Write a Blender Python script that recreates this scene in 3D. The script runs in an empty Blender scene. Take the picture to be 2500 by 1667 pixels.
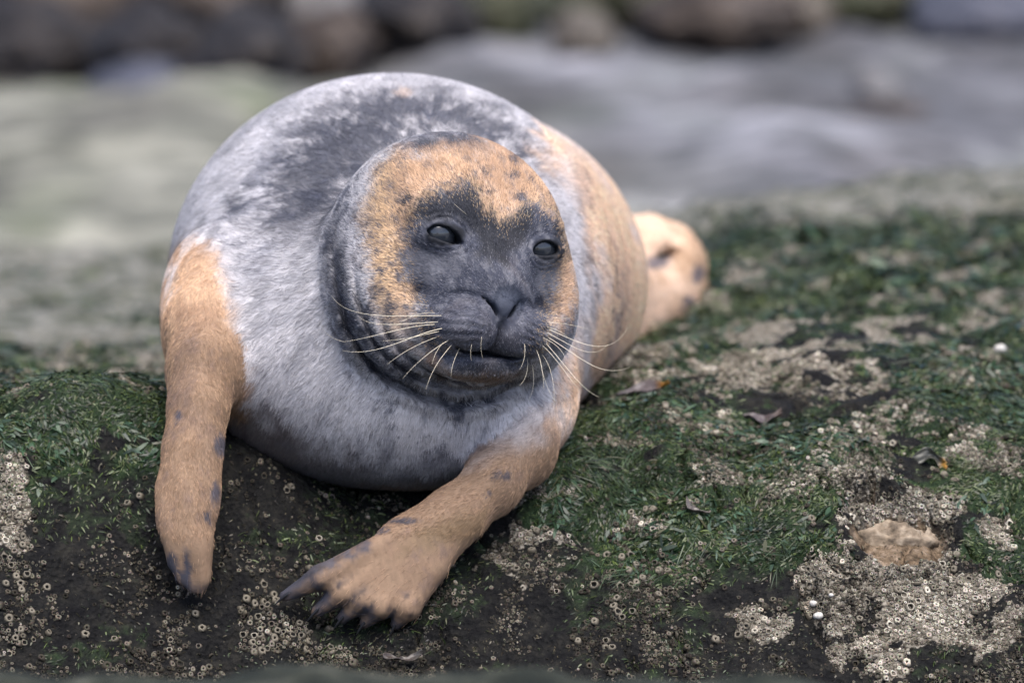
import bpy, math, time
import numpy as np
T0 = time.time()
SC = bpy.context.scene
COL = SC.collection
rng = np.random.default_rng(11)
F32 = np.float32

# ------------------------------------------------------------------ camera, sky, sun, exposure
PITCH = math.radians(10.0)
DIST = 5.0
K = 0.9 / 2500.0                       # metres per photo pixel in the plane of focus
C0 = np.array([0.0, 0.0, 0.10])
FWD = np.array([0, math.cos(PITCH), -math.sin(PITCH)])
RGT = np.array([1.0, 0, 0])
UPV = np.array([0, math.sin(PITCH), math.cos(PITCH)])
cam_data = bpy.data.cameras.new('camera')
cam = bpy.data.objects.new('camera', cam_data)
COL.objects.link(cam)
cam.location = C0 - FWD * DIST
cam.rotation_euler = (math.radians(90) - PITCH, 0, 0)
cam_data.lens = 36 * DIST / 0.9
cam_data.clip_start = 0.1
cam_data.clip_end = 2000
cam_data.dof.use_dof = True
cam_data.dof.focus_distance = DIST - 0.005
cam_data.dof.aperture_fstop = 4.5
SC.camera = cam

world = bpy.data.worlds.new('World')
SC.world = world
world.use_nodes = True
wn = world.node_tree
sky = wn.nodes.new('ShaderNodeTexSky')
sky.sky_type = 'NISHITA'
sky.sun_disc = False
SUN_EL, SUN_AZ = math.radians(68), math.radians(165)     # azimuth from +Y (behind the seal) towards +X
sky.sun_elevation = SUN_EL
sky.sun_rotation = SUN_AZ
sky.air_density = 0.6
sky.dust_density = 3.0
sky.ozone_density = 1.0
wn.links.new(sky.outputs[0], wn.nodes['Background'].inputs[0])
wn.nodes['Background'].inputs[1].default_value = 0.15
sd = bpy.data.lights.new('sun', 'SUN')
sd.energy = 1.8
sd.angle = math.radians(50)
sd.color = (1.0, 0.965, 0.92)
sun = bpy.data.objects.new('sun', sd)
COL.objects.link(sun)
from mathutils import Vector
sdir = Vector((math.sin(SUN_AZ) * math.cos(SUN_EL), math.cos(SUN_AZ) * math.cos(SUN_EL), math.sin(SUN_EL)))
sun.rotation_euler = sdir.to_track_quat('Z', 'Y').to_euler()
SC.view_settings.view_transform = 'Standard'
SC.view_settings.look = 'None'
SC.view_settings.exposure = 1.15
SC.view_settings.gamma = 1.0
SC.render.engine = 'CYCLES'
SC.cycles.max_bounces = 5
SC.cycles.diffuse_bounces = 3
SC.cycles_curves.shape = 'RIBBONS'

# ------------------------------------------------------------------ small maths helpers
def U(px, py, d):
    """photo-plane position and depth behind the plane of focus -> seal frame (right, up, depth), metres"""
    s = K * (1 + d / DIST)
    return np.array([(px - 1250) * s, (833.5 - py) * s, d], float)
def to_world(q):
    q = np.asarray(q, float)
    return C0 + q[..., 0:1] * RGT + q[..., 1:2] * UPV + q[..., 2:3] * FWD
def Wp(px, py, d):
    return to_world(U(px, py, d)[None])[0]
def to_uvw(P):
    P = np.asarray(P, float) - C0
    return np.stack([P @ RGT, P @ UPV, P @ FWD], -1)
def design(q):
    """seal frame -> pattern coordinates (2500 x 1667 grid)"""
    s = K * (1 + q[:, 2] / DIST)
    return q[:, 0] / s + 1250, 833.5 - q[:, 1] / s

def _hash(ix, iy, iz, seed):
    h = (ix.astype(np.uint32) * np.uint32(374761393) + iy.astype(np.uint32) * np.uint32(668265263)
         + iz.astype(np.uint32) * np.uint32(2147483647) + np.uint32((seed * 974711) & 0xffffffff))
    h = (h ^ (h >> np.uint32(13))) * np.uint32(1274126177)
    h = (h ^ (h >> np.uint32(16))) * np.uint32(2246822519)
    h = h ^ (h >> np.uint32(15))
    return h.astype(F32) * F32(1 / 4294967295.0)
def vnoise(x, y, z, seed=0):
    x = np.asarray(x, F32) + F32(500); y = np.asarray(y, F32) + F32(500); z = np.asarray(z, F32) + F32(500)
    ix = np.floor(x); iy = np.floor(y); iz = np.floor(z)
    fx = x - ix; fy = y - iy; fz = z - iz
    ix = ix.astype(np.int64); iy = iy.astype(np.int64); iz = iz.astype(np.int64)
    fx = fx * fx * (3 - 2 * fx); fy = fy * fy * (3 - 2 * fy); fz = fz * fz * (3 - 2 * fz)
    r = 0
    for a in (0, 1):
        wa = fx if a else 1 - fx
        for b in (0, 1):
            wb = fy if b else 1 - fy
            for c in (0, 1):
                wc = fz if c else 1 - fz
                r = r + wa * wb * wc * _hash(ix + a, iy + b, iz + c, seed)
    return r * 2 - 1
def fbm(x, y, z, oct=4, seed=0, gain=0.5):
    r = 0; a = 1.0; t = 0
    for o in range(oct):
        f = 2.03 ** o
        r = r + a * vnoise(x * f + o * 17.3, y * f + o * 5.1, z * f + o * 9.7, seed + o)
        t += a; a *= gain
    return r / t * 1.6
def sstep(a, b, x):
    t = np.clip((x - a) / (b - a), 0, 1)
    return t * t * (3 - 2 * t)
def mix(a, b, t):
    return a + (b - a) * t[..., None]
def poly_sd(px, py, pts):
    """signed distance to a polygon, positive inside"""
    pts = np.asarray(pts, float)
    n = len(pts)
    d2 = np.full(px.shape, 1e12); inside = np.zeros(px.shape, bool)
    for i in range(n):
        a = pts[i]; b = pts[(i + 1) % n]
        ex, ey = b - a
        wx = px - a[0]; wy = py - a[1]
        t = np.clip((wx * ex + wy * ey) / (ex * ex + ey * ey), 0, 1)
        d2 = np.minimum(d2, (wx - ex * t) ** 2 + (wy - ey * t) ** 2)
        c = (a[1] > py) != (b[1] > py)
        with np.errstate(divide='ignore', invalid='ignore'):
            inside ^= c & (px < ex * (py - a[1]) / (ey if ey else 1e-9) + a[0])
    d = np.sqrt(d2)
    return np.where(inside, d, -d)

# ------------------------------------------------------------------ object helpers
def make_mesh(name, verts, faces, mat, parent=None, attrs=None, smooth=True):
    """faces: (n,3) or (n,4) int array, or list of such arrays"""
    me = bpy.data.meshes.new(name)
    fl = faces if isinstance(faces, list) else [faces]
    verts = np.asarray(verts, F32)
    me.vertices.add(len(verts)); me.vertices.foreach_set('co', verts.ravel())
    loops = np.concatenate([f.ravel() for f in fl]).astype(np.int32)
    sizes = np.concatenate([np.full(len(f), f.shape[1], np.int32) for f in fl])
    starts = np.concatenate([[0], np.cumsum(sizes)[:-1]]).astype(np.int32)
    me.loops.add(len(loops)); me.loops.foreach_set('vertex_index', loops)
    me.polygons.add(len(sizes)); me.polygons.foreach_set('loop_start', starts)
    me.polygons.foreach_set('loop_total', sizes)
    me.update(calc_edges=True)
    me.polygons.foreach_set('use_smooth', np.full(len(sizes), smooth, bool))
    if attrs:
        for k, a in attrs.items():
            if a.ndim == 2:
                at = me.attributes.new(k, 'FLOAT_COLOR', 'POINT')
                c = np.ones((len(verts), 4), F32); c[:, :3] = a
                at.data.foreach_set('color', c.ravel())
            else:
                at = me.attributes.new(k, 'FLOAT', 'POINT')
                at.data.foreach_set('value', a.astype(F32))
    me.materials.append(mat)
    o = bpy.data.objects.new(name, me)
    COL.objects.link(o)
    if parent is not None: o.parent = parent
    return o
def tag(o, label=None, cat=None, group=None, kind=None):
    if label: o['label'] = label
    if cat: o['category'] = cat
    if group: o['group'] = group
    if kind: o['kind'] = kind
    return o
def grid_faces(nu, nv):
    i = np.arange(nu * nv).reshape(nu, nv)
    return np.stack([i[:-1, :-1], i[1:, :-1], i[1:, 1:], i[:-1, 1:]], -1).reshape(-1, 4)
class NT:
    def __init__(s, name):
        s.m = bpy.data.materials.new(name); s.m.use_nodes = True
        s.t = s.m.node_tree; s.b = s.t.nodes['Principled BSDF']
    def n(s, ty, **kw):
        nd = s.t.nodes.new(ty)
        for k, v in kw.items():
            if k.startswith('i_'):
                nd.inputs[k[2:]].default_value = v
            else: setattr(nd, k, v)
        return nd
    def l(s, a, b): s.t.links.new(a, b)
    def attr(s, name): return s.n('ShaderNodeAttribute', attribute_name=name)
    def noise(s, scale, detail=4, rough=.55, vec=None):
        nd = s.n('ShaderNodeTexNoise'); nd.inputs['Scale'].default_value = scale
        nd.inputs['Detail'].default_value = detail; nd.inputs['Roughness'].default_value = rough
        if vec is None:
            vec = s.n('ShaderNodeTexCoord').outputs['Object']
        s.l(vec, nd.inputs['Vector'])
        return nd
    def ramp(s, fac, stops):
        r = s.n('ShaderNodeValToRGB')
        el = r.color_ramp.elements
        while len(el) < len(stops): el.new(0.5)
        for e, (p, c) in zip(el, stops):
            e.position = p; e.color = (*c, 1) if len(c) == 3 else c
        s.l(fac, r.inputs[0]); return r
    def mixc(s, fac, a, b, mode='MIX'):
        m = s.n('ShaderNodeMix', data_type='RGBA', blend_type=mode)
        for sock, v in ((m.inputs[0], fac), (m.inputs[6], a), (m.inputs[7], b)):
            if hasattr(v, 'is_output'): s.l(v, sock)
            elif isinstance(v, (int, float)): sock.default_value = v
            else: sock.default_value = (*v, 1)
        return m.outputs[2]
    def bump(s, h, strength, dist):
        b = s.n('ShaderNodeBump'); b.inputs['Strength'].default_value = strength
        b.inputs['Distance'].default_value = dist
        s.l(h, b.inputs['Height']); s.l(b.outputs[0], s.b.inputs['Normal']); return b
# ------------------------------------------------------------------ the seal: one implicit surface
HC = U(1106, 638, 0.105)                              # middle of the skull
yaw, pit, rol = math.radians(22), math.radians(-3.4), math.radians(7)
HF = np.array([math.sin(yaw) * math.cos(pit), math.sin(pit), -math.cos(yaw) * math.cos(pit)])
HR = np.cross(HF, [0, 1, 0]); HR /= np.linalg.norm(HR)
HU = np.cross(HR, HF)
HR, HU = math.cos(rol) * HR - math.sin(rol) * HU, math.sin(rol) * HR + math.cos(rol) * HU
def head_local(q):
    p = q - HC
    return p @ HR, p @ HF, p @ HU                      # lateral, forward, up
def from_head(x, y, z):
    return HC + x * HR + y * HF + z * HU

def sun_(a, b, k):
    h = np.maximum(k - np.abs(a - b), 0) / k
    return np.minimum(a, b) - h * h * k * 0.25
def smax(a, b, k): return -sun_(-a, -b, k)
def ell(x, y, z, c, r):
    x = x - c[0]; y = y - c[1]; z = z - c[2]
    k0 = np.sqrt((x / r[0]) ** 2 + (y / r[1]) ** 2 + (z / r[2]) ** 2)
    k1 = np.sqrt((x / r[0] ** 2) ** 2 + (y / r[1] ** 2) ** 2 + (z / r[2] ** 2) ** 2)
    return k0 * (k0 - 1) / np.maximum(k1, 1e-6)
def cap(q, a, b, ra, rb):
    ab = b - a; L2 = ab @ ab
    pa = q - a
    t = np.clip(pa @ ab / L2, 0, 1)
    return np.linalg.norm(pa - t[:, None] * ab, axis=1) - (ra + t * (rb - ra))
def flat_chain(q, pts, nrm):
    """pts: (centre, half width, half thickness) flattened limb; nrm: normal of the flat side"""
    out = None
    for (a, wa, ta), (b, wb, tb) in zip(pts[:-1], pts[1:]):
        ab = b - a; L2 = ab @ ab; ax = ab / math.sqrt(L2)
        n = nrm - (nrm @ ax) * ax; n /= np.linalg.norm(n)
        s = np.cross(ax, n)
        pa = q - a
        t = np.clip(pa @ ab / L2, 0, 1)
        o = pa - t[:, None] * ab
        w = wa + t * (wb - wa); th = ta + t * (tb - ta)
        on = o @ n; os_ = o @ s; oa = o @ ax
        k0 = np.sqrt((on / th) ** 2 + (os_ / w) ** 2 + (oa / w) ** 2)
        k1 = np.sqrt((on / th ** 2) ** 2 + (os_ / w ** 2) ** 2 + (oa / w ** 2) ** 2)
        d = np.where(k0 < .05, -th, k0 * (k0 - 1) / np.maximum(k1, 1e-6))
        out = d if out is None else sun_(out, d, 0.02)
    return out
def E(px, py, d, rx, ry, rw):                           # ellipsoid from pattern-plane extents
    s = K * (1 + d / DIST)
    return U(px, py, d), (rx * s, ry * s, rw)

EYE_L = (-0.0470, 0.0790, 0.0225)
EYE_R = (0.0500, 0.0770, 0.0220)
LFN = np.array([0.15, 0.35, -1.0])
def S(px): return px * K
L_CHAIN = [(U(500, 690, .235), S(88), .050), (U(494, 800, .165), S(80), .042), (U(490, 900, .118), S(74), .034),
           (U(484, 1000, .092), S(64), .026), (U(470, 1100, .072), S(63), .021), (U(459, 1200, .058), S(64), .018),
           (U(456, 1275, .048), S(57), .014), (U(464, 1330, .042), S(38), .009)]
L_TIPS = [((432, 1300), (422, 1375)), ((445, 1320), (444, 1410)), ((463, 1330), (466, 1436)), ((478, 1340), (487, 1440)), ((492, 1320), (502, 1410))]
R_CHAIN = [(U(1325, 985, .20), S(80), .045), (U(1283, 1090, .125), S(68), .034), (U(1203, 1180, .085), S(60), .026),
           (U(1108, 1262, .065), S(66), .019), (U(1015, 1340, .052), S(84), .013), (U(930, 1402, .045), S(88), .0075)]
RFN = np.array([-0.1, 0.45, -1.0])
R_TIPS = [((975, 1308), (694, 1456)), ((985, 1340), (772, 1492)), ((1003, 1365), (836, 1508)), ((1025, 1388), (890, 1520)), ((1062, 1390), (966, 1524))]

def zz(*pts): return np.array([(780 + a * .4719, 280 + b * .4719) for a, b in pts], float)
FOLD1 = zz((110, 440), (85, 560), (78, 700), (98, 900), (150, 1100), (240, 1250), (370, 1375), (540, 1455), (720, 1490), (890, 1465), (1030, 1400), (1110, 1320))
FOLD2 = zz((165, 700), (185, 900), (230, 1060), (300, 1200), (410, 1300), (540, 1370), (700, 1420), (850, 1425), (1000, 1370), (1090, 1300))
FOLD3 = zz((140, 620), (120, 760), (140, 950), (190, 1100), (270, 1220))
FOLD4 = zz((300, 1040), (350, 1130), (430, 1230), (560, 1320), (700, 1375), (850, 1385), (980, 1345))
def line_d(px, py, L):
    d2 = np.full(px.shape, 1e12); tt_ = np.zeros(px.shape)
    n_ = len(L) - 1
    for i in range(n_):
        e = L[i + 1] - L[i]
        t = np.clip(((px - L[i][0]) * e[0] + (py - L[i][1]) * e[1]) / (e @ e), 0, 1)
        dd = (px - L[i][0] - t * e[0]) ** 2 + (py - L[i][1] - t * e[1]) ** 2
        m = dd < d2
        d2 = np.where(m, dd, d2); tt_ = np.where(m, (i + t) / n_, tt_)
    return np.sqrt(d2), np.minimum(1, 5 * np.minimum(tt_, 1 - tt_))
def folds(q):
    out = np.zeros(len(q))
    px, py = design(q)
    m = (q[:, 2] < .30) & (px > 740) & (px < 1400) & (py > 430) & (py < 1060)
    if m.any():
        a, b = px[m], py[m]; r = 0
        for L, dep, wd in ((FOLD1, .0075, 10), (FOLD2, .0055, 8), (FOLD3, .004, 7), (FOLD4, .0040, 7)):
            d, e = line_d(a, b, L)
            e = e * (.45 + .55 * sstep(560, 800, b))
            r = r + e * (dep * np.exp(-(d / wd) ** 2) - dep * .35 * np.exp(-((d - 2.6 * wd) / (1.3 * wd)) ** 2))
        out[m] = r
    return out
def sdf_parts(q):
    x, y, z = head_local(q)
    # ---- head
    h = ell(x, y, z, (0, -0.008, 0.006), (0.104, 0.098, 0.106))
    h = sun_(h, ell(x, y, z, (0, 0.058, -0.035), (0.070, 0.062, 0.058)), 0.05)      # muzzle root
    ax_ = np.abs(x)
    h = sun_(h, ell(ax_, y, z, (0.060, 0.020, -0.045), (0.046, 0.055, 0.052)), 0.05)  # cheeks
    h = sun_(h, ell(ax_, y, z, (0.043, 0.070, 0.043), (0.026, 0.014, 0.011)), 0.026)  # brows
    h = sun_(h, ell(x, y, z, (0, 0.088, -0.018), (0.024, 0.040, 0.024)), 0.03)       # nose bridge
    h = smax(h, -ell(ax_, y, z, (0.066, 0.112, -0.012), (0.026, 0.030, 0.024)), 0.03)  # hollow between eye and muzzle
    jaw = ell(x, y, z, (0, 0.082, -0.086), (0.044, 0.040, 0.0200))                   # lower jaw
    h = sun_(h, jaw, 0.012)
    pads = ell(ax_, y, z, (0.0248, 0.108, -0.0555), (0.0310, 0.0360, 0.0250))         # whisker pads
    h = sun_(h, pads, 0.006)
    h = h + 0.0026 * np.exp(-((pads - .0045) / .0028) ** 2) * sstep(.016, .028, ax_)
    h = sun_(h, ell(x, y, z, (0, 0.124, -0.036), (0.0185, 0.0165, 0.0150)), 0.007)    # nose pad
    h = smax(h, -ell(ax_, y, z, (0.0575, 0.104, -0.030), (0.010, 0.030, 0.010)), 0.012)   # groove over the pads
    h = h + 0.0008 * np.sin(z * 900 + 4 * vnoise(x * 60, z * 60, y * 0, 12)) * sstep(.006, .002, pads) * sstep(.014, .022, ax_)
    # philtrum and nostrils
    h = smax(h, -ell(ax_, y, z, (0, 0.146, -0.062), (0.0020, 0.022, 0.016)), 0.0035)
    cs, sn = math.cos(math.radians(50)), math.sin(math.radians(50))
    xr = (ax_ - 0.0105) * cs + (z + 0.0340) * sn; zr = -(ax_ - 0.0105) * sn + (z + 0.0340) * cs
    bow = zr + 16 * xr * xr
    h = smax(h, -ell(xr, y, bow, (0, 0.138, 0), (0.0118, 0.024, 0.0020)), 0.003)
    # mouth line, rising to the corners
    zm = z + 0.0768 - 1.5 * ax_ + 22 * x * x + 0.0015 * np.cos(x * 200)
    zm = z + 0.0790 - 0.0022 * np.cos(ax_ * 110) - 6.0 * x * x
    h = smax(h, -ell(x, y, zm, (0.0, 0.120, 0), (0.037, 0.042, 0.0019)), 0.004)
    h = smax(h, -ell(x, y, zm, (-0.004, 0.128, 0.0000), (0.012, 0.034, 0.0038)), 0.003)
    # neck behind the head, tipping down to the chest
    n = ell(x, y, z, (0.002, -0.050, -0.008), (0.099, 0.075, 0.113))
    # folds of the throat: rings round the head axis, strongest below and to the left
    rr = np.sqrt(x * x + z * z) + 1e-6
    ang = np.arctan2(z, x)
    low = sstep(0.45, -0.75, z / rr) * 0.7 + sstep(0.2, -0.9, x / rr) * 0.5
    wob = y + 0.010 * np.sin(ang * 2 + .6) + 0.004 * vnoise(ang * 3, y * 10, y * 0, 5)
    neck = sun_(h, n, 0.035)
    fo = folds(q)
    neck = neck + fo
    # eye sockets
    for E_ in (EYE_L, EYE_R):
        e = ell(x, y, z, E_, (0.0235, 0.0160, 0.0145))
        sg_ = 1.0 if E_[0] < 0 else .80
        ex_ = x - E_[0]; ez_ = (z - E_[2]) + (.20 * ex_ if E_[0] < 0 else -.10 * ex_)
        s2 = ell(ex_, y, ez_ + 10 * ex_ * ex_, (0, E_[1] + 0.008, 0), (0.0166 * sg_, 0.022, 0.0064))
        neck = sun_(neck, e, 0.008)
        neck = smax(neck, -s2, 0.003)
        # fine rings round the lids
        rd = np.sqrt(((x - E_[0]) / 1.25) ** 2 + (z - E_[2]) ** 2 + 0.0)
        neck = neck + 0.0009 * np.sin(rd * 1400) * np.exp(-((rd - 0.015) / 0.005) ** 2) * (y > 0.05)
    # ---- trunk
    u, v, w = q[:, 0], q[:, 1], q[:, 2]
    b = ell(u, v, w, *E(893, 850, .26, 484, 366, .175))
    b = sun_(b, ell(u, v, w, *E(1060, 945, .20, 305, 250, .138)), .07)
    b = sun_(b, ell(u, v, w, *E(960, 690, .42, 548, 508, .23)), .07)
    b = sun_(b, ell(u, v, w, *E(1120, 690, .64, 452, 430, .26)), .07)
    b = sun_(b, cap(q, U(1180, 720, .75), U(1420, 770, 1.02), .135, .075), .08)
    # neck to trunk
    nb = cap(q, from_head(-0.01, -0.06, -0.03), U(1030, 790, .34), .092, .135)
    b = sun_(b, nb, .04)
    b = b + fo
    # skin rolls on the right flank and back
    rl = (u - 0.045) * 0.8 + (w - .35) * .5
    b = b + 0.0016 * np.sin(rl * 120 + 2 * vnoise(v * 8, u * 4, w * 4, 9)) * sstep(0.03, .12, u) * sstep(.06, -.02, v - .10)
    # resting on the rock: flattened below
    zw = C0[2] + v * UPV[2] + w * FWD[2]
    b = smax(b, -(zw + 0.082 - 0.05 * sstep(.35, .8, w)), 0.06)
    # fore flippers
    lf = flat_chain(q, L_CHAIN, LFN)
    dx = L_CHAIN[-1][0][2]
    for i, (a, t) in enumerate(L_TIPS):
        lf = sun_(lf, cap(q, U(a[0], a[1], dx), U(t[0], t[1], dx - .002), .0095, .0035), 0.012)
    lf = lf + .0011 * np.sin(q[:, 0] / .0045 + 1.5 * q[:, 1] / .03) * sstep(-.09, -.14, q[:, 1])
    rf = flat_chain(q, R_CHAIN, RFN)
    dx = R_CHAIN[-1][0][2]
    for i, (a, t) in enumerate(R_TIPS):
        rf = sun_(rf, cap(q, U(a[0], a[1], dx), U((a[0] + 2.2 * t[0]) / 3.2, (a[1] + 2.2 * t[1]) / 3.2, dx - .011), .0105, .0110), 0.007)
        rf = sun_(rf, cap(q, U((a[0] + 2.2 * t[0]) / 3.2, (a[1] + 2.2 * t[1]) / 3.2, dx - .011), U(t[0], t[1], dx - .004), .0110, .0050), 0.005)
    # ragged rear web of the right flipper
    # hind end and flippers
    tl = cap(q, U(1420, 770, 1.02), U(1585, 725, 1.10), .075, .044)
    tl = sun_(tl, flat_chain(q, [(U(1570, 740, 1.10), .042, .026), (U(1640, 690, 1.13), .038, .023), (U(1665, 640, 1.13), .026, .020)], np.array([.6, .3, -.8])), .02)
    tl = sun_(tl, flat_chain(q, [(U(1560, 790, 1.08), .024, .020), (U(1610, 770, 1.10), .020, .016), (U(1655, 720, 1.12), .017, .012)], np.array([.6, .3, -.8])), .015)
    t2 = flat_chain(q, [(U(1500, 640, 1.08), .034, .012), (U(1560, 576, 1.12), .028, .010), (U(1622, 572, 1.15), .022, .008), (U(1668, 604, 1.16), .018, .009), (U(1690, 650, 1.15), .016, .012)], np.array([.3, .9, -.2]))
    tl = smax(tl, -ell(u, v, w, U(1580, 612, 1.03), (.046, .0125, .13)), .004)
    tl = sun_(tl, t2, .008)
    return neck, b, lf, rf, tl
def sdf(q):
    q = np.asarray(q, float)
    neck, b, lf, rf, tl = sdf_parts(q)
    f = sun_(neck, b, 0.014)
    f = sun_(f, lf, 0.040)
    f = sun_(f, rf, 0.022)
    f = sun_(f, tl, 0.03)
    return f

def axis_grid(segs):
    """segs: (start, stop, step) abutting"""
    out = [segs[0][0]]
    for a, b, st in segs:
        n = max(1, int(round((b - a) / st)))
        out += list(a + (b - a) * (np.arange(n) + 1) / n)
    return np.array(out)
def polygonise(gx, gy, gz, fn, B=5):
    nx, ny, nz = len(gx), len(gy), len(gz)
    val = np.full((nx, ny, nz), 1.0, F32)
    bx = np.arange(0, nx, B); by = np.arange(0, ny, B); bz = np.arange(0, nz, B)
    def cen(g, b):
        e = np.minimum(b + B, len(g) - 1)
        return (g[b] + g[e]) / 2, (g[e] - g[b]) / 2
    cx, hx = cen(gx, bx); cy, hy = cen(gy, by); cz, hz = cen(gz, bz)
    CX, CY, CZ = np.meshgrid(cx, cy, cz, indexing='ij')
    R = np.sqrt(hx[:, None, None] ** 2 + hy[None, :, None] ** 2 + hz[None, None, :] ** 2)
    q = np.stack([CX.ravel(), CY.ravel(), CZ.ravel()], -1)
    s = fn(q).reshape(CX.shape)
    for i, j, k in np.argwhere(s < -(R * 1.6 + .004)):
        val[bx[i]:bx[i] + B, by[j]:by[j] + B, bz[k]:bz[k] + B] = -1
    act = np.argwhere(np.abs(s) <= R * 1.6 + .004)
    I = []; 
    oi, oj, ok = np.meshgrid(np.arange(B), np.arange(B), np.arange(B), indexing='ij')
    o = np.stack([oi.ravel(), oj.ravel(), ok.ravel()], -1)
    for c in range(0, len(act), 4000):
        idx = (act[c:c + 4000, None, :] * B + o[None]).reshape(-1, 3)
        idx = idx[(idx[:, 0] < nx) & (idx[:, 1] < ny) & (idx[:, 2] < nz)]
        qq = np.stack([gx[idx[:, 0]], gy[idx[:, 1]], gz[idx[:, 2]]], -1)
        val[idx[:, 0], idx[:, 1], idx[:, 2]] = fn(qq)
    sg = val < 0
    mn = sg[:-1, :-1, :-1].astype(np.int8)
    tot = np.zeros(mn.shape, np.int8)
    for a in (0, 1):
        for b in (0, 1):
            for c in (0, 1):
                tot += sg[a:nx - 1 + a, b:ny - 1 + b, c:nz - 1 + c]
    cells = np.argwhere((tot > 0) & (tot < 8))
    vid = np.full(mn.shape, -1, np.int32); vid[tuple(cells.T)] = np.arange(len(cells))
    acc = np.zeros((len(cells), 3)); cnt = np.zeros(len(cells))
    corners = [(a, b, c) for a in (0, 1) for b in (0, 1) for c in (0, 1)]
    def vv(o): return val[cells[:, 0] + o[0], cells[:, 1] + o[1], cells[:, 2] + o[2]]
    def pp(o): return np.stack([gx[cells[:, 0] + o[0]], gy[cells[:, 1] + o[1]], gz[cells[:, 2] + o[2]]], -1)
    for o1 in corners:
        for ax in range(3):
            if o1[ax]: continue
            o2 = list(o1); o2[ax] = 1
            a, b = vv(o1), vv(o2)
            m = (a < 0) != (b < 0)
            t = np.where(m, a / np.where(m, a - b, 1), 0)
            p = pp(o1) * (1 - t)[:, None] + pp(o2) * t[:, None]
            acc += p * m[:, None]; cnt += m
    V = acc / cnt[:, None]
    quads = []
    for ax in range(3):
        s1 = [slice(1, -1)] * 3; s2 = [slice(1, -1)] * 3
        s1[ax] = slice(0, -1); s2[ax] = slice(1, None)
        e = sg[tuple(s1)] != sg[tuple(s2)]
        ids = np.argwhere(e)
        off = np.array([1, 1, 1]); off[ax] = 0
        ids = ids + off
        a1, a2 = [(1, 2), (2, 0), (0, 1)][ax]
        c = []
        for d1, d2 in ((-1, -1), (0, -1), (0, 0), (-1, 0)):
            t = ids.copy(); t[:, a1] += d1; t[:, a2] += d2
            c.append(vid[t[:, 0], t[:, 1], t[:, 2]])
        qd = np.stack(c, -1)
        ins = sg[ids[:, 0], ids[:, 1], ids[:, 2]]
        qd[~ins] = qd[~ins][:, ::-1]
        quads.append(qd)
    Q = np.concatenate(quads)
    Q = Q[(Q >= 0).all(1)]
    return V, Q
FINE = 0.0019
gx = axis_grid([(-.36, -.18, .005), (-.18, .085, FINE), (.085, .22, .005)])
gy = axis_grid([(-.29, -.06, .0045), (-.06, .21, FINE), (.21, .27, .005)])
gz = axis_grid([(-.06, .16, FINE), (.16, .42, .0055), (.42, 1.28, .009)])
SV, SQ = polygonise(gx, gy, gz, sdf)
print('seal mesh', len(SV), time.time() - T0)
def sdf_grad(q, e=.0015):
    g = np.stack([sdf(q + np.eye(3)[i] * e) - sdf(q - np.eye(3)[i] * e) for i in range(3)], -1)
    return g / np.maximum(np.linalg.norm(g, axis=1, keepdims=True), 1e-9)
# ------------------------------------------------------------------ coat colours (surface pattern)
def lin(r, g, b):
    c = np.array([r, g, b]) / 255.0
    return np.where(c <= .04045, c / 12.92, ((c + .055) / 1.055) ** 2.4)
def z1(*pts): return [(780 + a * .4719, 280 + b * .4719) for a, b in pts]
MASK = z1((425, 700), (440, 600), (470, 500), (540, 410), (680, 365), (800, 340), (850, 420), (900, 490), (960, 545), (1010, 520),
          (1060, 450), (1130, 445), (1220, 500), (1290, 600), (1300, 720), (1240, 800), (1225, 900), (1215, 1010), (1200, 1100),
          (1170, 1220), (1090, 1300), (900, 1380), (700, 1340), (570, 1230), (500, 1060), (455, 900), (425, 800))
TAN = z1((235, 560), (260, 400), (300, 270), (400, 185), (520, 210), (640, 175), (770, 185), (860, 190), (820, 120), (800, 65), (900, 100),
         (990, 130), (1060, 200), (1150, 270), (1240, 380), (1330, 560), (1345, 750), (1320, 950), (1230, 1090), (1190, 1100),
         (900, 900), (500, 1000), (430, 1210), (330, 1120), (280, 900), (240, 740))
TAN2 = z1((470, 1180), (560, 1290), (700, 1370), (900, 1400), (1080, 1330), (1120, 1270), (1060, 1320), (900, 1360), (700, 1330), (560, 1250))
TOPD = z1((430, 170), (560, 100), (700, 50), (880, 60), (1030, 130), (1170, 230), (1250, 340), (1330, 470), (1200, 330), (1120, 240), (1000, 150),
          (900, 110), (860, 190), (760, 180), (640, 175), (520, 215))
BRIDGE = z1((820, 350), (850, 430), (960, 550), (1010, 530), (1060, 480), (1120, 500), (1080, 600), (1000, 700), (960, 760), (830, 730), (800, 620), (720, 540), (700, 430))
SCAR = z1((425, 490), (415, 450), (450, 410), (485, 395), (492, 430), (460, 470))
BACKD = [(640, 560), (700, 470), (700, 380), (800, 270), (930, 215), (1080, 225), (1220, 300), (1290, 380), (1180, 330), (1050, 310), (960, 370), (880, 440), (830, 500), (760, 590)]
SHOULD = [(560, 740), (548, 690), (535, 630), (480, 590), (430, 620), (380, 760), (390, 1000), (590, 1000), (585, 860)]
RCREAM = [(1330, 330), (1440, 380), (1540, 520), (1600, 690), (1600, 860), (1470, 990), (1370, 1040), (1390, 900), (1440, 780), (1480, 690), (1450, 560), (1400, 470)]
WHITE = lin(208, 205, 208) * 0.97
LGREY = lin(150, 150, 158)
DGREY = lin(61, 64, 76)
BLACK = lin(38, 40, 47)
TANC = lin(194, 162, 133)
TAN_D = lin(160, 130, 106)
CREAM = lin(243, 211, 184)
BROWN = lin(118, 100, 92)
MUZZ = lin(74, 76, 88)
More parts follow.
